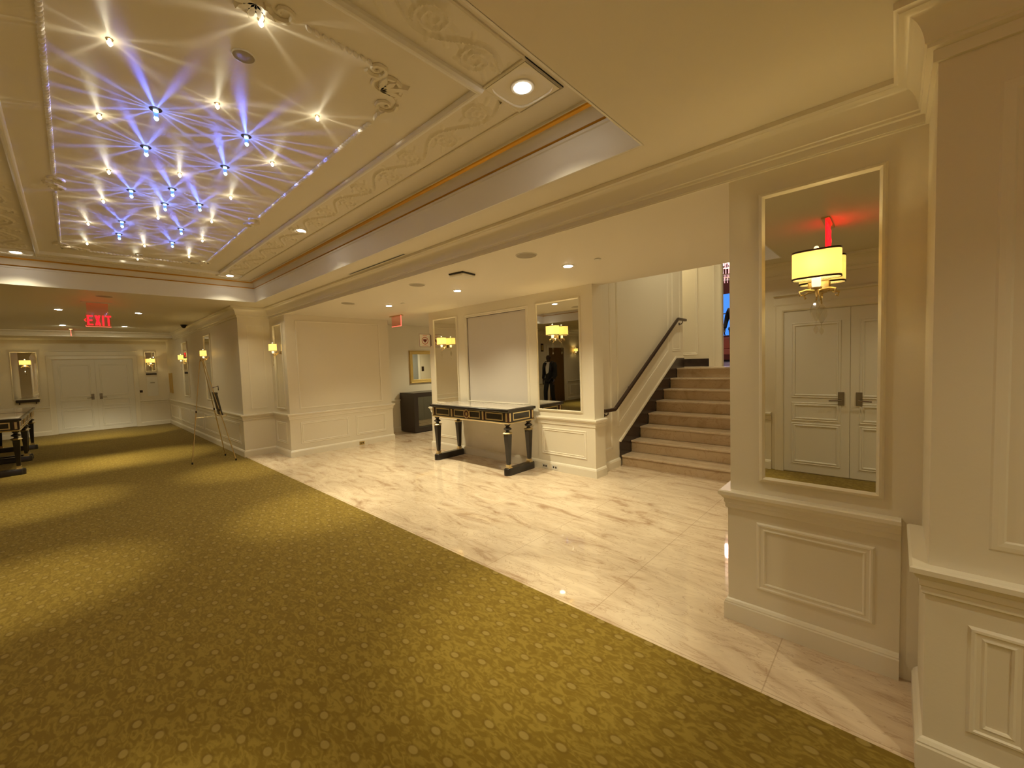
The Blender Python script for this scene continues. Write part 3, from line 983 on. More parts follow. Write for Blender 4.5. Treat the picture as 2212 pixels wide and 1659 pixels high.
# ---- sconces
def make_sconce(loc, rot, label):
    r = thing('wall_sconce', label, 'wall lamp', loc, rot, 'crystal wall sconces')
    # local: wall at x=0, out = +x, z=0 at the shade's base
    MB().cbox(0.024, -0.045, -0.055, 0.034, 0.045, 0.0, 0.003).build('backplate', M['brass'], r)
    arm = MB()
    arm.tube([(0.030, 0, -0.03), (0.055, 0.0, -0.075), (0.085, 0, -0.085), (0.104, 0, -0.065), (0.112, 0, -0.045)], 0.006, 8)
    arm.tube([(0.03, 0.0, -0.05), (0.055, 0.05, -0.045), (0.085, 0.075, -0.055), (0.09, 0.07, -0.075), (0.075, 0.062, -0.07)], [0.006, 0.006, 0.005, 0.004, 0.003], 8)
    arm.tube([(0.03, 0.0, -0.05), (0.055, -0.05, -0.045), (0.085, -0.075, -0.055), (0.09, -0.07, -0.075), (0.075, -0.062, -0.07)], [0.006, 0.006, 0.005, 0.004, 0.003], 8)
    arm.lathe([(0.004, -0.055), (0.024, -0.05), (0.026, -0.043), (0.006, -0.04)], (0.112, 0, 0), seg=14)
    arm.tube([(0.085, 0, -0.085), (0.10, 0, -0.10), (0.108, 0, -0.105), (0.112, 0, -0.098)], 0.0035, 6)
    arm.build('arm', M['brass'], r, True)
    MB().lathe([(0.016, -0.042), (0.019, -0.03), (0.019, 0.0), (0.016, 0.012)], (0.112, 0, 0), seg=14).build('candle_cup', M['cup'], r, True)
    def oval(t, wx, wy):
        c_, s_ = math.cos(t), math.sin(t)
        e = 0.62
        return (0.112 + wx * math.copysign(abs(c_) ** e, c_), wy * math.copysign(abs(s_) ** e, s_))
    n = 40
    wx, wy = 0.054, 0.100
    ring = [oval(2 * PI * i / n, wx, wy) for i in range(n)]
    ringi = [oval(2 * PI * i / n, wx - 0.003, wy - 0.003) for i in range(n)]
    h = 0.138
    rings = [[(x, y, 0.0) for x, y in ring], [(x, y, h) for x, y in ring], [(x, y, h) for x, y in ringi], [(x, y, 0.0) for x, y in ringi], [(x, y, 0.0) for x, y in ring]]
    sh = MB().loft(rings, cap=False).build('shade', M['shade'], r, True)
    ringo = [oval(2 * PI * i / n, wx + 0.0015, wy + 0.0015) for i in range(n)]
    for z in (0.0, h - 0.007):
        rr = [[(x, y, z - 0.001) for x, y in ringi], [(x, y, z - 0.001) for x, y in ringo], [(x, y, z + 0.0075) for x, y in ringo], [(x, y, z + 0.0075) for x, y in ringi], [(x, y, z - 0.001) for x, y in ringi]]
        MB().loft(rr, cap=False).build('trim_band', M['bronze'], sh)
    MB().ball((0.112, 0, h + 0.012), 0.011, 10, 6).lathe([(0.003, h - 0.02), (0.003, h + 0.005)], (0.112, 0, 0), seg=6).build('finial', M['cup'], r, True)
    cr = MB()
    # leaf shaped drop: flattened faceted body
    pr = [(0.001, -0.215), (0.010, -0.195), (0.019, -0.165), (0.0185, -0.145), (0.010, -0.120), (0.002, -0.108)]
    cr.lathe(pr, (0.112, 0.0, 0), seg=8, sx=0.45, sy=1.35)
    cr.build('leaf_crystal', M['crystal'], r)
    cr = MB().lathe([(0.001, -0.275), (0.011, -0.258), (0.011, -0.248), (0.001, -0.228)], (0.112, 0, 0), seg=6)
    cr.tube([(0.112, 0, -0.228), (0.112, 0, -0.213)], 0.0012, 4)
    cr.build('drop_crystal', M['crystal'], r)
    lamp('lamp', 'POINT', (0.112, 0, 0.075), SCONCE_W, SHADE_COL, r, 0.025)
    return r
sc = make_sconce((XR, 0.292, 1.968), PI, 'wall sconce with oval glowing shade on the large near pilaster mirror')
copy_tree(sc, (XW, 3.535, 1.968), PI, 'glowing sconce hung on the mirror right of the console table')
copy_tree(sc, (XW, 6.08, 1.968), PI, 'glowing sconce on the mirror left of the niche panel, by the hallway')
copy_tree(sc, (XR, 8.40, 1.958), PI, 'glowing sconce on the pilaster mirror beside the far column')
copy_tree(sc, (XP, 11.28, 1.968), PI, 'glowing sconce on the corridor wall directly behind the easel top')
copy_tree(sc, (XP, 14.05, 1.968), PI, 'glowing sconce on the corridor wall left of the easel, farther back')
copy_tree(sc, (-0.84, 17.3, 1.97), -PI / 2, 'glowing sconce left of the double doors at the corridor end')
copy_tree(sc, (1.73, 17.3, 1.97), -PI / 2, 'glowing sconce right of the double doors at the corridor end')
copy_tree(sc, (-4.72, 9.75, 1.97), -PI / 2, 'small glowing sconce seen in the mirror, beside the dark wood door')

# ---- console tables
def make_console(loc, rot, label):
    r = thing('console_table', label, 'table', loc, rot, 'black and gilt console tables')
    # local: front at x=-0.31, length along y
    hx, hy = 0.30, 0.912
    MB().cbox(-hx - 0.012, -hy, 0.905, hx, hy, 0.945, 0.006).build('top', M['ebony'], r)
    B(-hx + 0.02, -hy + 0.035, 0.944, hx - 0.02, hy - 0.035, 0.951).build('stone_inset', M['table_stone'], r)
    B(-hx + 0.02, -hy + 0.03, 0.752, hx - 0.02, hy - 0.03, 0.905).build('apron', M['ebony'], r)
    ap = r.children[-1]
    xf = -hx + 0.02
    def fy(y):      # world Y of the photo to local (table centre 4.84)
        return y - 4.84
    inl = []
    for y in (3.985, 4.472, 5.205, 5.690):
        B(xf - 0.004, fy(y) - 0.028, 0.765, xf, fy(y) + 0.028, 0.895).build('veneer_block', M['tortoise'], ap)
        B(xf - 0.008, fy(y) - 0.017, 0.770, xf - 0.004, fy(y) + 0.017, 0.892).build('gilt_strip', M['gilt'], ap)
    pf = [(-0.008, 0), (-0.008, 0.006), (0.008, 0.006), (0.008, 0)]
    def inset(y0, y1):
        MB().sweep([(xf, fy(y0), 0.785), (xf, fy(y1), 0.785), (xf, fy(y1), 0.882), (xf, fy(y0), 0.882)], (-1, 0, 0), pf, True).build('gilt_frame', M['gilt'], ap)
    inset(4.065, 4.405)
    inset(5.275, 5.615)
    inset(4.545, 4.775)
    inset(4.905, 5.135)
    # centre medallion
    B(xf - 0.005, -0.085, 0.765, xf, 0.085, 0.895).build('veneer_block', M['tortoise'], ap)
    ringp = [(xf - 0.005, 0.062 * math.cos(a), 0.833 + 0.062 * math.sin(a)) for a in [2 * PI * i / 28 for i in range(28)]]
    MB().sweep(ringp, (-1, 0, 0), [(-0.006, 0), (-0.006, 0.008), (0.006, 0.008), (0.006, 0)], True).build('gilt_ring', M['gilt'], ap)
    MB().lathe([(0.024, -0.004), (0.022, 0.006), (0.004, 0.012)], (xf - 0.006, 0, 0.833), 'x', 18, sx=0.8, sy=1.2).xform(Matrix.Translation((0, 0, 0))).build('gilt_boss', M['gilt'], ap)
    for s in (-1, 1):
        ys = s * (hy - 0.03)
        for x in (-0.245, 0.245):
            y0, y1 = sorted((ys, ys + s * 0.006))
            B(x - 0.028, y0, 0.765, x + 0.028, y1, 0.895).build('veneer_block', M['tortoise'], ap)
            y0, y1 = sorted((ys, ys + s * 0.009))
            B(x - 0.014, y0, 0.772, x + 0.014, y1, 0.890).build('gilt_strip', M['gilt'], ap)
        MB().sweep([(-0.175, ys, 0.785), (0.175, ys, 0.785), (0.175, ys, 0.882), (-0.175, ys, 0.882)], (0, s, 0), pf, True).build('gilt_frame', M['gilt'], ap)
    MB().sweep([(-hx + 0.02, -hy + 0.03, 0), (hx - 0.02, -hy + 0.03, 0), (hx - 0.02, hy - 0.03, 0), (-hx + 0.02, hy - 0.03, 0)], UP,
               [(0.03, 0.738), (-0.008, 0.738), (-0.012, 0.746), (-0.006, 0.756), (0.0, 0.758)], True).build('gilt_moulding', M['gilt'], r)
    B(-hx + 0.03, -hy + 0.04, 0.742, hx - 0.03, hy - 0.04, 0.752).build('underside', M['ebony'], r)
    for sy in (-1, 1):
        yb = sy * 0.82
        # rounded foot bar
        pl = []
        for i in range(7):
            a = PI / 2 + PI * i / 6
            pl.append((-0.255 + 0.055 * math.cos(a), yb + 0.055 * math.sin(a)))
        for i in range(7):
            a = -PI / 2 + PI * i / 6
            pl.append((0.255 + 0.055 * math.cos(a), yb + 0.055 * math.sin(a)))
        rings = [[(x, y, 0) for x, y in pl], [(x, y, 0.085) for x, y in pl]]
        cxm = lambda x, y, k_: (x * k_, yb + (y - yb) * (0.82 if k_ < 1 else 1))
        rings.append([(x * 0.97, yb + (y - yb) * 0.8, 0.10) for x, y in pl])
        MB().loft(rings).build('foot_bar', M['ebony'], r, True)
        for sx in (-1, 1):
            xx = sx * 0.222 if sx > 0 else -0.232
            q = PI / 4
            s2 = math.sqrt(2)
            lg = MB().lathe([(0.021 * s2, 0.145), (0.023 * s2, 0.17), (0.041 * s2, 0.565), (0.041 * s2, 0.585)], (xx, yb, 0), seg=4, rot=q).build('leg', M['ebony'], r)
            MB().lathe([(0.040, 0.612), (0.026, 0.628), (0.026, 0.640), (0.056, 0.655), (0.062, 0.664), (0.056, 0.672), (0.028, 0.690), (0.026, 0.700), (0.040, 0.715), (0.046, 0.728), (0.046, 0.74)], (xx, yb, 0), seg=8, rot=PI / 8).build('turned_neck', M['ebony'], lg)
            MB().lathe([(0.040, 0.583), (0.060, 0.588), (0.076, 0.601), (0.060, 0.614), (0.038, 0.618)], (xx, yb, 0), seg=8, rot=PI / 8).build('gilt_collar', M['gilt'], lg)
            MB().lathe([(0.044, 0.098), (0.044, 0.112), (0.030, 0.118), (0.030, 0.128), (0.036, 0.134), (0.036, 0.147), (0.026, 0.150)], (xx, yb, 0), seg=4, rot=q, sx=1.2, sy=1.2).build('gilt_plinth', M['gilt'], lg)
    return r
ct = make_console((4.41, 4.84, 0), 0, 'black and gilt console table on the marble floor below the niche panel')
copy_tree(ct, (-0.925, 11.54, 0), PI, 'black and gilt console table at the left edge, the nearer of the corridor pair')
copy_tree(ct, (-0.925, 13.47, 0), PI, 'black and gilt console table in the corridor behind the nearer left one')

# ---- dark hallway console with its mirrored front
hc = thing('sideboard', 'dark espresso sideboard in the hallway under the gold-framed mirror', 'cabinet', (6.2, 8.6, 0))
hb = MB()
hb.box(-0.73, -0.31, 0.02, 0.73, 0.30, 0.12).box(-0.73, -0.31, 0.85, 0.73, 0.30, 0.955)
hb.box(-0.73, -0.31, 0.12, -0.62, 0.30, 0.85).box(0.62, -0.31, 0.12, 0.73, 0.30, 0.85).box(-0.62, 0.22, 0.12, 0.62, 0.30, 0.85)
hb.build('carcass', M['espresso'], hc)
B(-0.62, -0.20, 0.12, 0.62, -0.19, 0.85).build('mirrored_panel', simple('smoked_mirror', (0.35, 0.32, 0.24), 0.03, 1.0), hc)
B(-0.69, -0.27, 0, 0.69, 0.27, 0.02).build('plinth', M['black'], hc)

gm = thing('gold_mirror', 'rectangular mirror in a wide antique gold frame above the dark sideboard', 'mirror', (6.3, 8.93, 1.164), -PI / 2)
B(0.002, -0.43, 0.06, 0.010, 0.43, 0.76).build('mirror_glass', M['mirror'], gm)
MB().sweep([(0, -0.44, 0.055), (0, 0.44, 0.055), (0, 0.44, 0.765), (0, -0.44, 0.765)], (1, 0, 0), [(0.035, 0), (0.035, 0.014), (0.022, 0.022), (-0.02, 0.026), (-0.040, 0.042), (-0.055, 0.042), (-0.06, 0.02), (-0.06, 0)], True).build('frame', M['gold_frame'], gm)

# ---- blade sign on the end of the console wall
bs = thing('wall_sign', 'white projecting sign with red circle and heart at the hallway corner', 'sign', (XW, 6.56, 1.955))
B(-0.265, -0.006, 0.0, -0.012, 0.006, 0.245).build('plate', M['paper'], bs)
B(-0.014, -0.02, 0.02, 0.0, 0.02, 0.225).build('bracket', M['steel'], bs)
c0 = (-0.138, -0.0065, 0.118)
MB().sweep([(c0[0] + 0.066 * math.cos(a), c0[1], c0[2] + 0.066 * math.sin(a)) for a in [2 * PI * i / 28 for i in range(28)]], (0, -1, 0), [(-0.0055, 0), (-0.0055, 0.002), (0.0055, 0.002), (0.0055, 0)], True).build('red_circle', M['sign_red'], bs)
hp = []
for i in range(28):
    t = 2 * PI * i / 28
    hp.append((c0[0] + 0.0030 * 16 * math.sin(t) ** 3 * 0.85, c0[1], c0[2] + 0.0026 * (13 * math.cos(t) - 5 * math.cos(2 * t) - 2 * math.cos(3 * t) - math.cos(4 * t)) + 0.002))
MB().prism(hp, (0, -1, 0), 0.002).build('heart', M['sign_dark'], bs)
B(-0.185, -0.008, 0.205, -0.09, -0.006, 0.226).build('heading_band', M['sign_pink'], bs)
MB().box(-0.20, -0.008, 0.018, -0.075, -0.006, 0.024).box(-0.20, -0.008, 0.030, -0.075, -0.006, 0.036).build('text_lines', M['sign_pink'], bs)
MB().sweep([(-0.262, -0.006, 0.003), (-0.015, -0.006, 0.003), (-0.015, -0.006, 0.242), (-0.262, -0.006, 0.242)], (0, -1, 0), [(-0.003, 0), (-0.003, 0.002), (0.003, 0.002), (0.003, 0)], True).build('border', M['sign_dark'], bs)

# ---- exit signs
def letters(mb, h, d):
    """E X I T in block strokes on the plane x: along, z: up; faces -y"""
    w_, s = h * 0.42, h * 0.13
    x = 0.0
    def st(x0, z0, x1, z1):
        mb.box(x0, -d, z0, x1, 0, z1)
    st(x, 0, x + s, h); st(x, 0, x + w_, s); st(x, h - s, x + w_, h); st(x, h / 2 - s / 2, x + w_ * 0.85, h / 2 + s / 2)
    x += w_ + s * 0.9
    for a, b in (((x, 0), (x + w_, h)), ((x, h), (x + w_, 0))):
        k_ = s * 0.62 * (1 if True else 1)
        mb.prism([(a[0], 0, a[1]), (a[0] + 2 * k_, 0, a[1]), (b[0], 0, b[1]), (b[0] - 2 * k_, 0, b[1])] if False else [(a[0], 0, a[1]), (a[0] + 1.3 * s, 0, a[1]), (b[0], 0, b[1]), (b[0] - 1.3 * s, 0, b[1])], (0, -1, 0), d)
    x += w_ + s * 0.9
    st(x, 0, x + s, h)
    x += s + s * 0.9
    st(x, h - s, x + w_, h); st(x + w_ / 2 - s / 2, 0, x + w_ / 2 + s / 2, h)
    return x + w_
def exit_sign(loc, rot, label, drop=0.20, wd=0.30, lit=True, face='letters', stem=0.0):
    r = thing('exit_sign', label, 'exit sign', loc, rot, 'red exit signs')
    B(-wd / 2 - 0.04, -0.03, -0.014, wd / 2 + 0.04, 0.03, 0.0).build('canopy', M['brass'] if face != 'letters' else M['white_plastic'], r)
    z1 = -0.014 - stem
    if stem > 0:
        B(-wd / 2 + 0.02, -0.006, z1, wd / 2 - 0.02, 0.006, -0.014).build('stem', M['red_acrylic'], r)
    z0 = z1 - drop
    pn = B(-wd / 2, -0.004, z0, wd / 2, 0.004, z1).build('panel', M['red_acrylic'] if face != 'red' else M['red_panel'], r)
    MB().box(-wd / 2, -0.006, z0 - 0.004, wd / 2, 0.006, z0 + (0.006 if face == 'edge' else 0.003)).box(-wd / 2 - 0.003, -0.005, z0, -wd / 2 + (0.010 if face == 'edge' else 0.002), 0.005, z1 if face == 'edge' else z0 + 0.02).build('lit_edge', M['red_edge'], pn)
    if face in ('letters', 'red'):
        mb = MB()
        h = drop * 0.78
        W_ = letters(mb, h, 0.005)
        mb.v = [(p[0] - W_ / 2 + 0.012, p[1] - 0.004, p[2] + z0 + drop * 0.10) for p in mb.v]
        mb.build('letters', M['red_glow'], pn)
        ch = MB()
        zc = z0 + drop * 0.5
        xc = -W_ / 2 - 0.012
        ch.prism([(xc + 0.012, -0.004, zc + 0.03), (xc - 0.012, -0.004, zc), (xc + 0.012, -0.004, zc - 0.03), (xc + 0.012, -0.004, zc - 0.015), (xc + 0.0, -0.004, zc), (xc + 0.012, -0.004, zc + 0.015)], (0, -1, 0), 0.005)
        ch.build('chevron', M['red_glow'], pn)
    return r
exit_sign((0.352, 9.48, ZC), 0, 'lit red EXIT sign hanging in the corridor before the end doors', drop=0.205, wd=0.29, stem=0.175)
exit_sign((0.48, 0.467, ZC), 0, 'lit red exit sign on the ceiling, seen only in the near mirror', drop=0.25, wd=0.35, face='red')
exit_sign((4.46, 7.25, ZM), PI / 2, 'clear exit sign with red lit edges at the hallway mouth', drop=0.20, wd=0.34, face='edge')
exit_sign((0.055, 15.2, ZC), PI / 2, 'thin red exit sign seen edge on near the end doors', drop=0.13, wd=0.30, face='edge')

# ---- recessed downlights
def downlight_proto(label, loc, r_=0.055, watts=50, size=120, blend=0.8, group='recessed downlights', core=(4, 19, 0.50, 3.0)):
    r = thing('recessed_downlight', label, 'ceiling light', loc, 0, group)
    MB().lathe([(r_ * 0.86, -0.001), (r_ * 0.9, -0.007), (r_ * 1.18, -0.006), (r_ * 1.25, -0.001)], seg=28).build('trim_ring', M['white_plastic'], r, True)
    MB().lathe([(r_ * 0.86, -0.0065), (r_ * 0.80, -0.0105), (r_ * 0.4, -0.013), (0.004, -0.0135)], seg=24).build('lens', M['lens'], r, True)
    lo_ = lamp('lamp', 'SPOT', (0, 0, -0.025), watts, WARM, r, 0.03, size, blend)
    # beam profile of the reflector: a bright core inside a weak wide spill
    d = lo_.data
    d.use_nodes = True
    nt = d.node_tree
    nt.nodes.clear()
    out = N(nt, 'ShaderNodeOutputLight')
    em = N(nt, 'ShaderNodeEmission')
    nt.links.new(em.outputs[0], out.inputs[0])
    tc = N(nt, 'ShaderNodeTexCoord')
    sp = N(nt, 'ShaderNodeSeparateXYZ')
    nt.links.new(tc.outputs['Normal'], sp.inputs[0])
    mr = N(nt, 'ShaderNodeMapRange', interpolation_type='SMOOTHSTEP')
    mr.inputs['From Min'].default_value = math.cos(math.radians(core[1]))
    mr.inputs['From Max'].default_value = math.cos(math.radians(core[0]))
    mr.inputs['To Min'].default_value = core[2]
    mr.inputs['To Max'].default_value = core[3]
    nt.links.new(mth(nt, 'ABSOLUTE', sp.outputs[2]), mr.inputs['Value'])
    nt.links.new(mr.outputs[0], em.inputs[1])
    return r
dl = downlight_proto('bright downlight in the nearest corner block of the coffered ceiling', (1.829, 1.553, ZI), 0.056, DOWN_W)
copy_tree(dl, (1.840, 4.84, ZI), label='downlight halfway along the right frieze of the coffered ceiling')
copy_tree(dl, (1.829, 7.83, ZI), label='downlight in the far right corner of the coffered ceiling')
copy_tree(dl, (-0.372, 7.86, ZI), label='downlight at the far left corner of the coffered ceiling')
copy_tree(dl, (-0.372, 4.84, ZI), label='downlight along the left frieze of the coffered ceiling')
copy_tree(dl, (-0.372, 1.553, ZI), label='downlight in the near left corner block of the coffered ceiling')
dm = downlight_proto('bright ceiling downlight nearest the staircase, above the table mirror', (3.668, 2.556, ZM), 0.055, MARBLE_W, core=(10, 38, 1.0, 1.4))
copy_tree(dm, (3.66, 4.385, ZM), label='ceiling downlight in front of the console table, behind the square access point')
copy_tree(dm, (3.641, 6.126, ZM), label='ceiling downlight near the hallway exit sign')
dh = downlight_proto('ceiling downlight inside the hallway beyond the exit sign', (6.9, 7.5, ZM), 0.05, 150, 150, core=(20, 50, 1.0, 1.1))
dc = downlight_proto('corridor downlight upper left of the EXIT sign, the larger one', (-0.087, 10.75, ZC), 0.055, 110, 155, core=(6, 26, 0.25, 2.6))
copy_tree(dc, (-0.07, 13.92, ZC), label='corridor downlight lower left of the EXIT sign, farther off')
copy_tree(dc, (0.955, 10.72, ZC), label='corridor downlight upper right of the EXIT sign')
copy_tree(dc, (0.956, 13.79, ZC), label='corridor downlight lower right of the EXIT sign')
copy_tree(dc, (-3.4, 8.2, ZC), label='added downlight for the side passage that the table mirror reflects')  # lamp added to light the passage
dr = downlight_proto('added unseen downlight behind the viewer in the middle of the soffit', (0.3, -3.2, ZC), 0.055, 92)  # these four are unseen lamps, added to brighten the pier and nearby walls
copy_tree(dr, (0.4, -2.2, ZC), label='added unseen downlight behind the viewer, farther back over the carpet')
copy_tree(dr, (-0.5, -0.7, ZC), label='added unseen downlight behind the viewer, close to the white double door')
copy_tree(dr, (1.2, -1.1, ZC), label='added unseen downlight behind the viewer, close to the near pier')
# stair hall and lobby lamps
ds = downlight_proto('downlight high above the stair landing', (6.9, 1.9, 4.8), 0.06, 100, 150, core=(20, 50, 0.9, 1.2))
copy_tree(ds, (8.38, 3.9, 4.8), label='downlight high above the landing turn')
dlb = downlight_proto('downlight in the upper lobby ceiling', (12.0, 2.5, 4.8), 0.06, 120, 130)

# ---- crystal star lights
def star_light(kind, watts, col, n_lobes, thr, amp, sin0):
    d = bpy.data.lights.new('lamp', 'POINT')
    d.energy = watts
    d.color = col
    d.shadow_soft_size = 0.004
    d.use_nodes = True
    nt = d.node_tree
    nt.nodes.clear()
    out = N(nt, 'ShaderNodeOutputLight')
    em = N(nt, 'ShaderNodeEmission')
    nt.links.new(em.outputs[0], out.inputs[0])
    tc = N(nt, 'ShaderNodeTexCoord')
    sp = N(nt, 'ShaderNodeSeparateXYZ')
    nt.links.new(tc.outputs['Normal'], sp.inputs[0])
    phi = mth(nt, 'ARCTAN2', sp.outputs[1], sp.outputs[0])
    # irregular fan of rays, as cast by a faceted crystal
    wob = mth(nt, 'ADD', mth(nt, 'MULTIPLY', mth(nt, 'SINE', mth(nt, 'MULTIPLY_ADD', phi, 2.0, 0.7)), 1.2),
              mth(nt, 'MULTIPLY', mth(nt, 'SINE', mth(nt, 'MULTIPLY_ADD', phi, 5.0, 2.1)), 0.8))
    wave = mth(nt, 'MULTIPLY_ADD', mth(nt, 'COSINE', mth(nt, 'MULTIPLY_ADD', phi, float(n_lobes), wob)), 0.5, 0.5)
    st = mth(nt, 'POWER', wave, thr)
    var = mth(nt, 'MULTIPLY_ADD', mth(nt, 'SINE', mth(nt, 'MULTIPLY_ADD', phi, 3.0, 1.0)), 0.28, 0.72)
    st = mth(nt, 'MULTIPLY', st, var)
    el = mth(nt, 'ABSOLUTE', sp.outputs[2])
    fall = mth(nt, 'POWER', mth(nt, 'ADD', el, sin0), -2.0)
    cut = N(nt, 'ShaderNodeMapRange', interpolation_type='SMOOTHSTEP')
    cut.inputs['From Min'].default_value = 0.018
    cut.inputs['From Max'].default_value = 0.10
    nt.links.new(el, cut.inputs['Value'])
    fall = mth(nt, 'MULTIPLY', mth(nt, 'MULTIPLY', fall, mth(nt, 'MULTIPLY', mth(nt, 'LESS_THAN', el, 0.72), mth(nt, 'GREATER_THAN', sp.outputs[2], 0.0))), cut.outputs[0])
    tot = mth(nt, 'ADD', mth(nt, 'MULTIPLY', mth(nt, 'MULTIPLY', st, fall), amp), mth(nt, 'MULTIPLY', fall, amp * 0.012))
    tot = mth(nt, 'ADD', tot, 0.6)
    nt.links.new(tot, em.inputs[1])
    return d
blue_lamp = star_light('blue', 0.25 * STAR_W, (0.20, 0.28, 1.0), 13, 7.0, 1.45, 0.02)
white_lamp = star_light('white', 0.17 * STAR_W, (1.0, 0.90, 0.66), 7, 7.0, 0.55, 0.05)
SC = 1.1075
def crystal_light(kind, loc, label):
    big = kind == 'blue'
    g = 'blue crystal ceiling lights' if big else 'small white crystal ceiling lights'
    r = thing('crystal_light', label, 'ceiling light', loc, 0, g)
    if big:
        MB().lathe([(0.030, -0.0012), (0.028, -0.004), (0.013, -0.004), (0.013, -0.0012)], seg=24).build('collar', M['bronze'], r)
        MB().lathe([(0.0125, -0.004), (0.013, -0.010), (0.0125, -0.014)], seg=8).build('lit_top', M['blue_tip'], r)
        MB().lathe([(0.0105, -0.014), (0.0105, -0.047)], seg=8).build('crystal_rod', M['blue_crystal'], r)
        MB().lathe([(0.0115, -0.047), (0.0125, -0.053), (0.007, -0.063), (0.002, -0.066)], seg=8).build('lit_tip', M['blue_tip'], r)
        d, z = blue_lamp, -0.034
    else:
        MB().lathe([(0.014, -0.001), (0.013, -0.004), (0.008, -0.006)], seg=16).build('collar', M['brass'], r)
        MB().lathe([(0.006, -0.006), (0.011, -0.014), (0.011, -0.022), (0.004, -0.032)], seg=8).build('crystal', M['white_crystal'], r)
        MB().ball((0, 0, -0.016), 0.008, 8, 6).build('bulb', M['white_tip'], r)
        d, z = white_lamp, -0.036
    o = bpy.data.objects.new('lamp', d)
    COL.objects.link(o)
    o.parent = r
    o.location = (0, 0, z)
    return r
blue = [(0.388, 2.875, 'blue-lit crystal light nearest the viewer, on the left'), (0.795, 2.842, 'blue-lit crystal light nearest the viewer, on the right'),
        (0.396, 3.385, 'blue-lit crystal light second in the left row'), (0.799, 3.359, 'blue-lit crystal light second in the right row'),
        (0.392, 4.25, 'blue-lit crystal light on the left of the middle diamond of four'), (0.605, 4.021, 'blue-lit crystal light at the near point of the middle diamond'),
        (0.608, 4.408, 'blue-lit crystal light at the far point of the middle diamond'), (0.81, 4.239, 'blue-lit crystal light on the right of the middle diamond of four'),
        (0.396, 5.154, 'blue-lit crystal light second from the far end, left row'), (0.404, 5.623, 'blue-lit crystal light at the far end, left row'),
        (0.807, 5.067, 'blue-lit crystal light second from the far end, right row'), (0.815, 5.638, 'blue-lit crystal light at the far end, right row')]
white = [(0.192, 2.406, 'small white crystal light at the near left, beside the top left rope'), (0.6, 1.866, 'white crystal light closest to the viewer, against the near scroll ornament'),
         (1.013, 2.355, 'white crystal light at the near right, below the corner ornament'), (0.602, 2.598, 'small white crystal light between the two nearest blue ones'),
         (0.185, 3.126, 'white crystal light left of the nearest blue ones'), (1.006, 3.078, 'white crystal light right of the second blue one'),
         (0.257, 3.927, 'white crystal light left of and nearer than the middle blue diamond'), (0.6, 3.674, 'white crystal light just before the near point of the blue diamond'),
         (0.949, 3.883, 'white crystal light right of the middle blue diamond, near side'), (0.256, 4.611, 'white crystal light left of the middle blue diamond, far side'),
         (0.186, 5.372, 'white crystal light left of the two farthest left blue ones'), (0.607, 4.793, 'white crystal light just beyond the far point of the blue diamond'),
         (0.962, 4.604, 'white crystal light right of the middle blue diamond, far side'), (0.194, 6.169, 'white crystal light at the far left end of the panel'),
         (0.619, 5.917, 'white crystal light in the centre, between and beyond the last blue ones'), (1.021, 5.332, 'white crystal light right of the last blue ones'),
         (0.623, 6.641, 'white crystal light farthest away, at the centre of the far end'), (1.038, 6.16, 'white crystal light at the far right end of the panel')]
for o_ in list(bpy.data.objects):
    if o_.type == 'LIGHT' and o_.data.type == 'SPOT' and o_.parent and 13.5 < o_.parent.location.y < 14.5:
        o_.rotation_euler = (math.radians(36.0), 0, 0)      # aimed at the end doors
for x, y, lb in blue:
    crystal_light('blue', (x * SC, y * SC, ZI), lb)
for x, y, lb in white:
    crystal_light('white', (x * SC, y * SC, ZI), lb)

# ---- ceiling fittings
def speaker(loc, r_, label):
    r = thing('ceiling_speaker', label, 'speaker', loc, 0, 'round ceiling speakers')
    MB().lathe([(r_, -0.0005), (r_ * 0.985, -0.006), (r_ * 0.93, -0.007), (r_ * 0.92, -0.0005)], seg=32).build('rim', M['white_plastic'], r, True)
    MB().lathe([(r_ * 0.925, -0.004), (r_ * 0.5, -0.006), (0.004, -0.0065)], seg=32).build('grille', M['grille'], r, True)
speaker((2.994, 2.558, ZM), 0.103, 'round ceiling speaker nearest the stairs, left of the downlight')
speaker((3.004, 4.37, ZM), 0.103, 'round ceiling speaker left of the square access point')
speaker((3.005, 6.245, ZM), 0.103, 'round ceiling speaker farthest back over the marble floor')
speaker((0.671, 2.359, ZI), 0.050, 'round dark speaker in the coffered ceiling among the crystal lights')
speaker((0.407, 8.71, ZC), 0.10, 'round dark speaker on the soffit above the EXIT sign')
speaker((0.687, 7.14, ZI), 0.04, 'small dark ceiling disc at the far end of the coffer')
for x, y, lb in ((3.66, 2.19, 'flat white sprinkler cover right of the downlight by the stairs'), (3.687, 5.784, 'flat white sprinkler cover beside the farthest marble downlight')):
    r = thing('sprinkler_cover', lb, 'sprinkler', (x, y, ZM), 0, 'flat sprinkler covers')
    MB().lathe([(0.034, -0.003), (0.036, -0.006), (0.030, -0.009), (0.003, -0.0095)], seg=24).build('cover_plate', M['white_plastic'], r, True)
    MB().lathe([(0.022, 0.0), (0.022, -0.003)], seg=16).build('neck', M['black'], r)
ap_ = thing('access_point', 'white square access point with a blue light on the marble ceiling', 'access point', (3.045, 3.555, ZM), math.radians(8))
B(-0.105, -0.105, -0.014, 0.105, 0.105, 0.0).build('mount', M['black'], ap_)
MB().cbox(-0.11, -0.11, -0.040, 0.11, 0.11, -0.014, 0.012).build('housing', M['white_plastic'], ap_)
MB().ball((-0.09, 0.1105, -0.027), 0.004, 8, 5).build('status_light', M['led'], ap_)
sl = thing('slot_diffuser', 'long thin black slot air vent in the soffit beside the coffer', 'vent', (2.504, 4.487, ZC))
B(-0.013, -0.637, -0.0015, 0.013, 0.637, 0.0).build('slot', M['black'], sl)
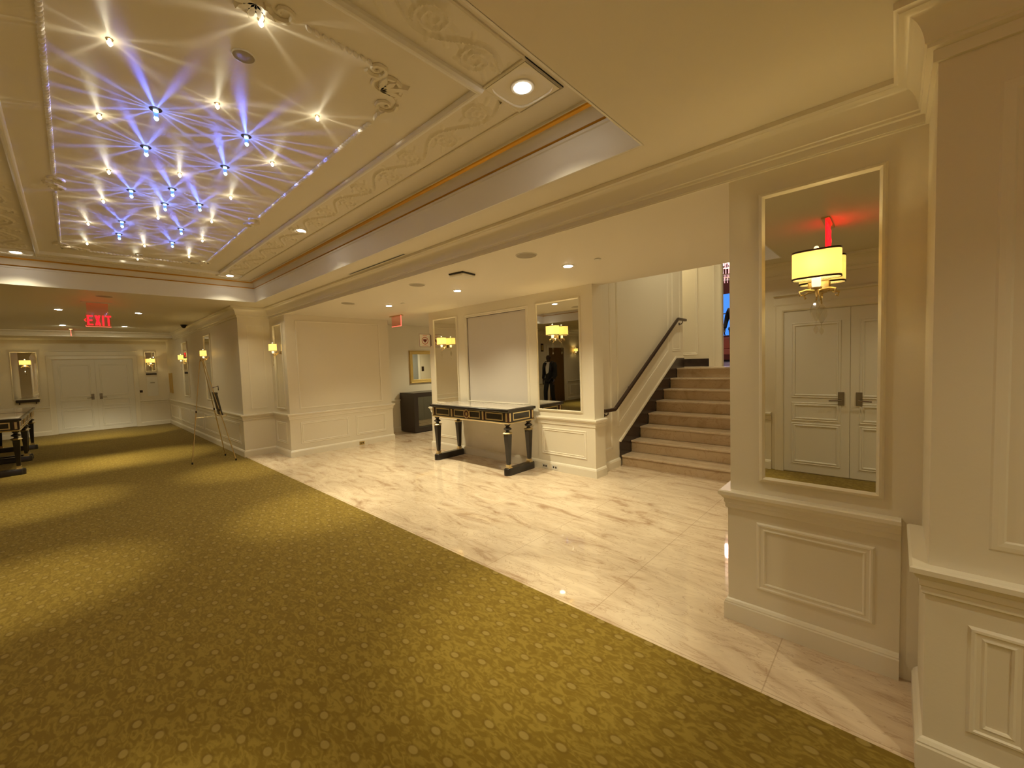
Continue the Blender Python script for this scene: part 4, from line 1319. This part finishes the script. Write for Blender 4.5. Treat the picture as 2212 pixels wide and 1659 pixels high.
MB().sweep([(-0.016, -0.64, 0), (0.016, -0.64, 0), (0.016, 0.64, 0), (-0.016, 0.64, 0)], UP, [(-0.003, 0), (-0.003, -0.003), (0.003, -0.003), (0.003, 0)], True).build('rim', M['white_plastic'], sl)
dome = thing('dome_camera', 'small black dome camera on the corridor ceiling above the easel', 'camera', (1.955, 12.83, ZC))
MB().lathe([(0.065, 0), (0.065, -0.02), (0.055, -0.024)], seg=24).build('base', M['black'], dome, True)
MB().lathe([(0.052, -0.022), (0.050, -0.045), (0.036, -0.068), (0.014, -0.08), (0.002, -0.081)], seg=20).build('dome', M['black'], dome, True)

# ---- handrail
hr = thing('handrail', 'dark bronze handrail climbing the white wall beside the stairs', 'handrail', (5.32, 2.95, 0))
pts = [(-0.31, 0, 0.885), (-0.02, 0, 0.878), (0.02, 0, 0.892), (2.36, 0, 2.285), (2.41, 0, 2.308), (2.77, 0, 2.304)]
rp = MB()
rp.sweep([(p[0], 0.0, p[2]) for p in pts], (0, -1, 0), [(-0.024, -0.016), (-0.024, 0.016), (-0.015, 0.024), (0.015, 0.024), (0.024, 0.016), (0.024, -0.016), (-0.024, -0.016)])
rp.build('rail', M['bronze'], hr)
for x, z in ((-0.2, 0.86), (0.55, 1.20), (1.35, 1.67), (2.1, 2.12), (2.62, 2.28)):
    MB().tube([(x, 0.068, z - 0.05), (x, 0.03, z - 0.055), (x, 0.0, z - 0.03), (x, 0.0, z)], 0.008, 8).lathe([(0.026, 0.0), (0.026, 0.008)], (x, 0.060, z - 0.05), 'y', 14).build('bracket', M['bronze'], hr)

# ---- outlets and plates
def outlet(loc, rot, label, wd=0.11, ht=0.07, mat='white_plastic'):
    r = thing('outlet_plate', label, 'outlet', loc, rot, 'wall outlet plates')
    MB().cbox(0, -wd / 2, -ht / 2, 0.005, wd / 2, ht / 2, 0.0015).build('plate', M[mat], r)
    MB().box(0.005, -wd * 0.30, -0.014, 0.0065, -wd * 0.08, 0.014).box(0.005, wd * 0.08, -0.014, 0.0065, wd * 0.30, 0.014).build('sockets', M['espresso'], r)
outlet((XW - 0.032, 3.80, 0.052), PI, 'outlet plate in the baseboard right of the console table, nearer the table')
outlet((XW - 0.032, 3.62, 0.052), PI, 'outlet plate in the baseboard right of the console table, nearer the stairs')
outlet((4.0, 8.06 - 0.032, 0.05), -PI / 2, 'brown outlet plate low on the far white panelled wall', mat='gold_frame')
outlet((7.80, 6.6, 1.50), PI / 2, 'dark call plate on the hallway wall, reflected in the gold-framed mirror', 0.09, 0.15, 'bronze')
outlet((1.447, 17.3, 1.085), -PI / 2, 'dark control plate right of the double doors at the corridor end', 0.10, 0.075, 'bronze')

# ---- things at the corridor end
ws = thing('notice_holder', 'white notice with a dark top bar hung right of the end doors', 'sign', (1.74, 17.3, 0.93))
B(-0.13, -0.012, 0.0, 0.13, 0.0, 0.60).build('board', M['paper'], ws)
B(-0.135, -0.022, 0.665, 0.12, 0.0, 0.715).build('top_bar', M['espresso'], ws)
B(-0.05, -0.014, 0.40, 0.06, -0.012, 0.43).build('heading_strip', M['grille'], ws)
B(-0.012, -0.006, 0.58, 0.012, 0.0, 0.67).build('hanger', M['paper'], ws)
lg = thing('wall_dark_strip', 'narrow dark ledge under the mirror left of the end doors', 'shelf', (-0.85, 17.3, 0.955))  # plain dark bar along the foot of the mirror
MB().cbox(-0.21, -0.10, 0.0, 0.21, 0.0, 0.075, 0.006).build('strip', M['espresso'], lg)
MB().box(-0.16, -0.08, -0.05, -0.14, 0, 0).box(0.14, -0.08, -0.05, 0.16, 0, 0).build('brackets', M['espresso'], lg)
pc = thing('framed_picture', 'slim gold-framed picture on the right wall near the end doors', 'picture', (XP, 16.72, 1.0), PI)
B(0.0, -0.22, 0.03, 0.012, 0.22, 0.60).build('print', M['gold_frame'], pc)
MB().sweep([(0, -0.23, 0.02), (0, 0.23, 0.02), (0, 0.23, 0.61), (0, -0.23, 0.61)], (1, 0, 0), [(-0.02, 0), (-0.02, 0.025), (0.02, 0.02), (0.02, 0)], True).build('frame', M['gold_frame'], pc)
wp = thing('door_sign', 'small dark wall sign left of the wood door, seen in the table mirror', 'sign', (-2.64, 9.75, 1.98))
B(-0.075, -0.01, 0.0, 0.075, 0.0, 0.30).build('plate', M['bronze'], wp)
B(-0.05, -0.012, 0.05, 0.05, -0.01, 0.25).build('face', M['gold_frame'], wp)

# ---- easel
ea = thing('easel', 'slender brass tripod easel standing on the carpet by the far column', 'easel', (1.66, 9.1, 0))
topz = 1.84
A = Vector((-0.04, 0.06, topz))
feet = [Vector((0.262, 0.29, 0.0)), Vector((0.278, -0.39, 0.0)), Vector((-0.307, -0.09, 0.0))]
tops = [A + Vector((0.01, 0.03, 0)), A + Vector((0.01, -0.03, 0)), A + Vector((-0.03, 0, -0.02))]
for f_, t_ in zip(feet, tops):
    mid = f_.lerp(t_, 0.5)
    L = MB().tube([f_ + Vector((0, 0, 0.02)), mid], 0.008, 8).tube([mid, t_], 0.0065, 8).build('leg', M['brass'], ea)
    MB().lathe([(0.013, 0.0), (0.014, 0.03), (0.009, 0.036)], tuple(f_), seg=10).build('rubber_foot', M['black'], L)
    MB().lathe([(0.011, -0.02), (0.012, 0.02)], tuple(mid), seg=10).build('clamp_ring', M['bronze'], L)
MB().lathe([(0.03, -0.03), (0.034, 0.0), (0.02, 0.03), (0.006, 0.045)], tuple(A), seg=12).build('head', M['brass'], ea)
lo = [feet[0].lerp(tops[0], 0.44), feet[1].lerp(tops[1], 0.44), feet[2].lerp(tops[2], 0.44)]
MB().tube([lo[0], lo[1]], 0.006, 6).build('cross_bar', M['brass'], ea)
MB().tube([lo[2], (lo[0] + lo[1]) / 2], 0.004, 6).build('brace', M['brass'], ea)
for q in (lo[0], lo[1]):
    MB().tube([q, q + Vector((0.07, 0, 0.0)), q + Vector((0.075, 0, 0.02))], 0.006, 6).build('peg', M['brass'], ea)
MB().tube([feet[1].lerp(tops[1], 0.72), feet[1].lerp(tops[1], 0.72) + Vector((0.09, 0, 0.03)), feet[1].lerp(tops[1], 0.72) + Vector((0.09, 0, -0.05))], 0.008, 6).build('holder_clip', M['bronze'], ea)
bd = thing('display_board', 'small dark board resting on the pegs of the easel', 'board', (1.66, 9.1, 0))
q0 = lo[0].lerp(lo[1], 0.15) + Vector((0.022, 0, 0.012))
q1 = lo[0].lerp(lo[1], 0.85) + Vector((0.022, 0, 0.012))
up_ = (tops[0] - feet[0]); up_.y = 0; up_.normalize()
q2, q3 = q1 + up_ * 0.42, q0 + up_ * 0.42
nn = (q1 - q0).cross(up_).normalized()
if nn.x < 0:
    nn = -nn
MB().prism([q0, q1, q2, q3], nn, 0.016).build('panel', M['card'], bd)
fr_ = MB()
fr_.prism([q0 + nn * 0.016, q1 + nn * 0.016, q1 + nn * 0.016 + up_ * 0.03, q0 + nn * 0.016 + up_ * 0.03], nn, 0.006)
fr_.prism([q3 + nn * 0.016 - up_ * 0.03, q2 + nn * 0.016 - up_ * 0.03, q2 + nn * 0.016, q3 + nn * 0.016], nn, 0.006)
fr_.build('edge_strips', M['bronze'], bd)

# ---- people (skinned armature-like skeletons)
def skinned(name, verts, edges, mat, parent, sub=2):
    me = bpy.data.meshes.new(name)
    bm = bmesh.new()
    lay = bm.verts.layers.skin.verify()
    vs_ = []
    for i, (co, rad) in enumerate(verts):
        v_ = bm.verts.new(co)
        rr = rad if isinstance(rad, tuple) else (rad, rad)
        v_[lay].radius = rr
        v_[lay].use_root = (i == 0)
        vs_.append(v_)
    for a, b in edges:
        bm.edges.new((vs_[a], vs_[b]))
    bm.to_mesh(me)
    bm.free()
    me.materials.append(mat)
    o = bpy.data.objects.new(name, me)
    COL.objects.link(o)
    sk_ = o.modifiers.new('skin', 'SKIN')
    sk_.use_smooth_shade = True
    sb = o.modifiers.new('sub', 'SUBSURF')
    sb.levels = sub
    sb.render_levels = sub
    o.parent = parent
    return o

def person(loc, rot, label, stride=0.16):
    r = thing('person', label, 'person', loc, rot)
    # faces +x; left is +y
    J = {}
    for s, n_ in ((1, 'L'), (-1, 'R')):
        fwd = stride * s
        J['hip' + n_] = (0.0, 0.095 * s, 0.93)
        J['knee' + n_] = (0.04 + fwd * 0.75, 0.10 * s, 0.50)
        J['ank' + n_] = (fwd * 1.15 - 0.02, 0.10 * s, 0.09)
        J['toe' + n_] = (fwd * 1.15 + 0.15, 0.115 * s, 0.035)
        J['heel' + n_] = (fwd * 1.15 - 0.06, 0.10 * s, 0.04)
        J['sho' + n_] = (-0.01, 0.185 * s, 1.50)
        J['elb' + n_] = (-0.03 - fwd * 0.45, 0.255 * s, 1.21)
        J['wri' + n_] = (0.05 - fwd * 0.9, 0.275 * s, 0.96)
        J['pal' + n_] = (0.065 - fwd * 1.0, 0.275 * s, 0.88)
    V, E_ = [], []
    idx = {}
    def P_(n_, co, rad):
        idx[n_] = len(V)
        V.append((co, rad))
    def L_(a, b):
        E_.append((idx[a], idx[b]))
    P_('pel', (0, 0, 0.98), (0.13, 0.095))
    P_('wst', (0.0, 0, 1.14), (0.125, 0.085)); L_('pel', 'wst')
    P_('che', (-0.01, 0, 1.36), (0.15, 0.10)); L_('wst', 'che')
    P_('nkb', (-0.01, 0, 1.53), (0.075, 0.065)); L_('che', 'nkb')
    P_('nek', (0.01, 0, 1.60), (0.054, 0.055)); L_('nkb', 'nek')
    P_('jaw', (0.045, 0, 1.665), (0.064, 0.080)); L_('nek', 'jaw')
    P_('hed', (0.025, 0, 1.755), (0.077, 0.100)); L_('jaw', 'hed')
    P_('crn', (0.015, 0, 1.825), (0.058, 0.075)); L_('hed', 'crn')
    for n_ in 'LR':
        s = 1 if n_ == 'L' else -1
        P_('sho' + n_, J['sho' + n_], 0.062); L_('che', 'sho' + n_)
        P_('elb' + n_, J['elb' + n_], 0.043); L_('sho' + n_, 'elb' + n_)
        P_('wri' + n_, J['wri' + n_], 0.028); L_('elb' + n_, 'wri' + n_)
        P_('pal' + n_, J['pal' + n_], (0.020, 0.036)); L_('wri' + n_, 'pal' + n_)
        pc_ = Vector(J['pal' + n_])
        for k_ in range(4):
            fx = -0.030 + 0.020 * k_
            ln = (0.062, 0.072, 0.068, 0.054)[3 - k_]
            a1 = pc_ + Vector((fx, 0.0, -0.032))
            a2 = a1 + Vector((0.004, -0.004 * s, -ln * 0.55))
            a3 = a2 + Vector((0.002, -0.016 * s, -ln * 0.42))
            P_('f%d%s' % (k_, n_), tuple(a1), 0.0095); L_('pal' + n_, 'f%d%s' % (k_, n_))
            P_('g%d%s' % (k_, n_), tuple(a2), 0.0088); L_('f%d%s' % (k_, n_), 'g%d%s' % (k_, n_))
            P_('h%d%s' % (k_, n_), tuple(a3), 0.0075); L_('g%d%s' % (k_, n_), 'h%d%s' % (k_, n_))
        t1 = pc_ + Vector((0.045, -0.012 * s, 0.005))
        t2 = t1 + Vector((0.018, -0.010 * s, -0.035))
        P_('t1' + n_, tuple(t1), 0.011); L_('pal' + n_, 't1' + n_)
        P_('t2' + n_, tuple(t2), 0.0085); L_('t1' + n_, 't2' + n_)
        P_('hip' + n_, J['hip' + n_], 0.088); L_('pel', 'hip' + n_)
        P_('kne' + n_, J['knee' + n_], 0.056); L_('hip' + n_, 'kne' + n_)
        P_('ank' + n_, J['ank' + n_], 0.040); L_('kne' + n_, 'ank' + n_)
        P_('toe' + n_, J['toe' + n_], (0.035, 0.028)); L_('ank' + n_, 'toe' + n_)
    skinned('body', V, E_, M['skin'], r)
    face = MB()
    face.ball((0.128, 0, 1.725), (0.020, 0.016, 0.024), 10, 6)
    for s in (1, -1):
        face.ball((0.018, 0.088 * s, 1.735), (0.022, 0.010, 0.034), 10, 6)
        face.ball((0.118, 0.032 * s, 1.752), (0.010, 0.013, 0.008), 8, 5)
    face.ball((0.120, 0, 1.682), (0.014, 0.026, 0.009), 10, 5)
    face.build('facial_features', M['skin'], r, True)
    # jacket
    V, E_, idx = [], [], {}
    def P2(n_, co, rad):
        idx[n_] = len(V)
        V.append((co, rad))
    def L2(a, b):
        E_.append((idx[a], idx[b]))
    P2('hem', (0, 0, 0.86), (0.185, 0.135))
    P2('wst', (0, 0, 1.10), (0.172, 0.125)); L2('hem', 'wst')
    P2('che', (-0.01, 0, 1.38), (0.188, 0.130)); L2('wst', 'che')
    P2('nkb', (-0.018, 0, 1.535), (0.10, 0.085)); L2('che', 'nkb')
    for n_ in 'LR':
        s = 1 if n_ == 'L' else -1
        P2('sho' + n_, J['sho' + n_], 0.085); L2('che', 'sho' + n_)
        P2('elb' + n_, J['elb' + n_], 0.063); L2('sho' + n_, 'elb' + n_)
        w_ = Vector(J['wri' + n_])
        P2('wri' + n_, tuple(w_ + Vector((0, 0, 0.01))), 0.050); L2('elb' + n_, 'wri' + n_)
    skinned('jacket', V, E_, M['suit'], r)
    # trousers
    V, E_, idx = [], [], {}
    P2('pel', (0, 0, 1.0), (0.15, 0.11))
    for n_ in 'LR':
        P2('hip' + n_, J['hip' + n_], 0.105); L2('pel', 'hip' + n_)
        P2('kne' + n_, J['knee' + n_], 0.077); L2('hip' + n_, 'kne' + n_)
        a_ = Vector(J['ank' + n_])
        P2('ank' + n_, tuple(a_), 0.066); L2('kne' + n_, 'ank' + n_)
    skinned('trousers', V, E_, M['suit'], r)
    # shirt front and collar showing between the lapels
    shp = MB()
    rings = []
    for z_, hw, x_ in ((1.00, 0.030, 0.128), (1.15, 0.045, 0.128), (1.30, 0.062, 0.132), (1.42, 0.068, 0.112), (1.53, 0.055, 0.062), (1.585, 0.050, 0.052)):
        rings.append([(x_ + 0.012 * math.cos(t), hw * math.sin(t), z_) for t in [(-PI / 2) + PI * i / 8 for i in range(9)]] + [(x_ - 0.03, hw * (1 - 2 * i / 2), z_) for i in range(3)])
    shp.loft(rings).build('shirt', M['shirt'], r, True)
    for n_ in 'LR':
        a_ = J['ank' + n_]
        sh = MB()
        rings = []
        for x_, hw, ht in ((-0.085, 0.025, 0.05), (-0.07, 0.038, 0.085), (0.0, 0.042, 0.10), (0.07, 0.045, 0.075), (0.14, 0.045, 0.055), (0.185, 0.028, 0.035)):
            rings.append([(a_[0] + x_, a_[1] + hw * math.cos(t), max(0.0, ht * math.sin(t))) for t in [PI * i / 8 for i in range(9)]])
        sh.loft(rings).build('shoe', M['shoe'], r, True)
    return r
pr_ = person((-2.0, 8.95, 0), math.radians(-8), 'person in black suit and white shirt reflected in the table mirror', 0.10)
bk = thing('backpack', 'dark backpack worn by the suited person in the table mirror', 'backpack', (-2.0, 8.95, 0), math.radians(-8))
MB().cbox(-0.34, -0.165, 1.02, -0.145, 0.165, 1.52, 0.05).build('main_bag', M['pack'], bk)
MB().cbox(-0.385, -0.12, 1.06, -0.33, 0.12, 1.30, 0.022).build('front_pocket', M['pack'], bk)
for s in (1, -1):
    MB().tube([(-0.16, 0.10 * s, 1.50), (-0.10, 0.125 * s, 1.595), (0.02, 0.13 * s, 1.60), (0.125, 0.13 * s, 1.47), (0.150, 0.15 * s, 1.30)], 0.016, 6).build('strap', M['pack'], bk)
MB().tube([(-0.25, -0.03, 1.515), (-0.25, -0.02, 1.55), (-0.25, 0.02, 1.55), (-0.25, 0.03, 1.515)], 0.008, 6).build('grab_handle', M['pack'], bk)
person((13.0, 3.33, ZL), math.radians(180), 'dark dressed person before the blue window at the stair top', 0.05)

# ---- upper lobby furniture
so = thing('lobby_bench', 'salmon red upholstered bench under the blue window at the stair top', 'bench', (15.5, 4.4, ZL))
B(-0.35, -1.6, 0.06, 0.35, 1.6, 0.22).build('base', M['maroon'], so)
B(-0.30, -1.55, 0.0, 0.30, 1.55, 0.06).build('plinth', M['black'], so)
MB().cbox(-0.38, -1.6, 0.22, 0.36, 1.6, 0.42, 0.03).build('seat', M['red_sofa'], so)
MB().cbox(0.18, -1.6, 0.42, 0.38, 1.6, 0.84, 0.03).build('backrest', M['red_sofa'], so)
chd = thing('chandelier', 'sparkling pink white crystal chandelier glimpsed at the stair top', 'chandelier', (13.0, 3.55, 4.8))
MB().lathe([(0.05, 0), (0.04, -0.03), (0.01, -0.035)], seg=14).tube([(0, 0, -0.03), (0, 0, -0.35)], 0.012, 8).build('stem', M['brass'], chd)
fz = MB()
for rr, z_ in ((0.30, -0.36), (0.42, -0.62), (0.28, -0.92)):
    fz.sweep([(rr * math.cos(a), rr * math.sin(a), z_) for a in [2 * PI * i / 24 for i in range(24)]], UP, [(-0.01, -0.01), (-0.01, 0.01), (0.01, 0.01), (0.01, -0.01), (-0.01, -0.01)], True)
fz.build('rings', M['brass'], chd)
cry = MB()
for rr, z_, n_, ln in ((0.30, -0.37, 26, 7), (0.42, -0.63, 34, 8), (0.28, -0.93, 24, 4)):
    for i in range(n_):
        a = 2 * PI * i / n_
        for k_ in range(ln):
            cry.lathe([(0.002, -0.018), (0.016, 0.0), (0.002, 0.018)], (rr * math.cos(a), rr * math.sin(a), z_ - 0.02 - 0.036 * k_), seg=5)
o = cry.build('crystal_strands', M['chand'], chd)
o['kind'] = 'stuff'
for i in range(8):
    a = 2 * PI * i / 8
    MB().ball((0.2 * math.cos(a), 0.2 * math.sin(a), -0.55), (0.02, 0.02, 0.035), 8, 6).build('bulb', M['chand_core'], chd)
lamp('lamp', 'POINT', (0, 0, -0.6), 60, (1.0, 0.75, 0.7), chd, 0.2)
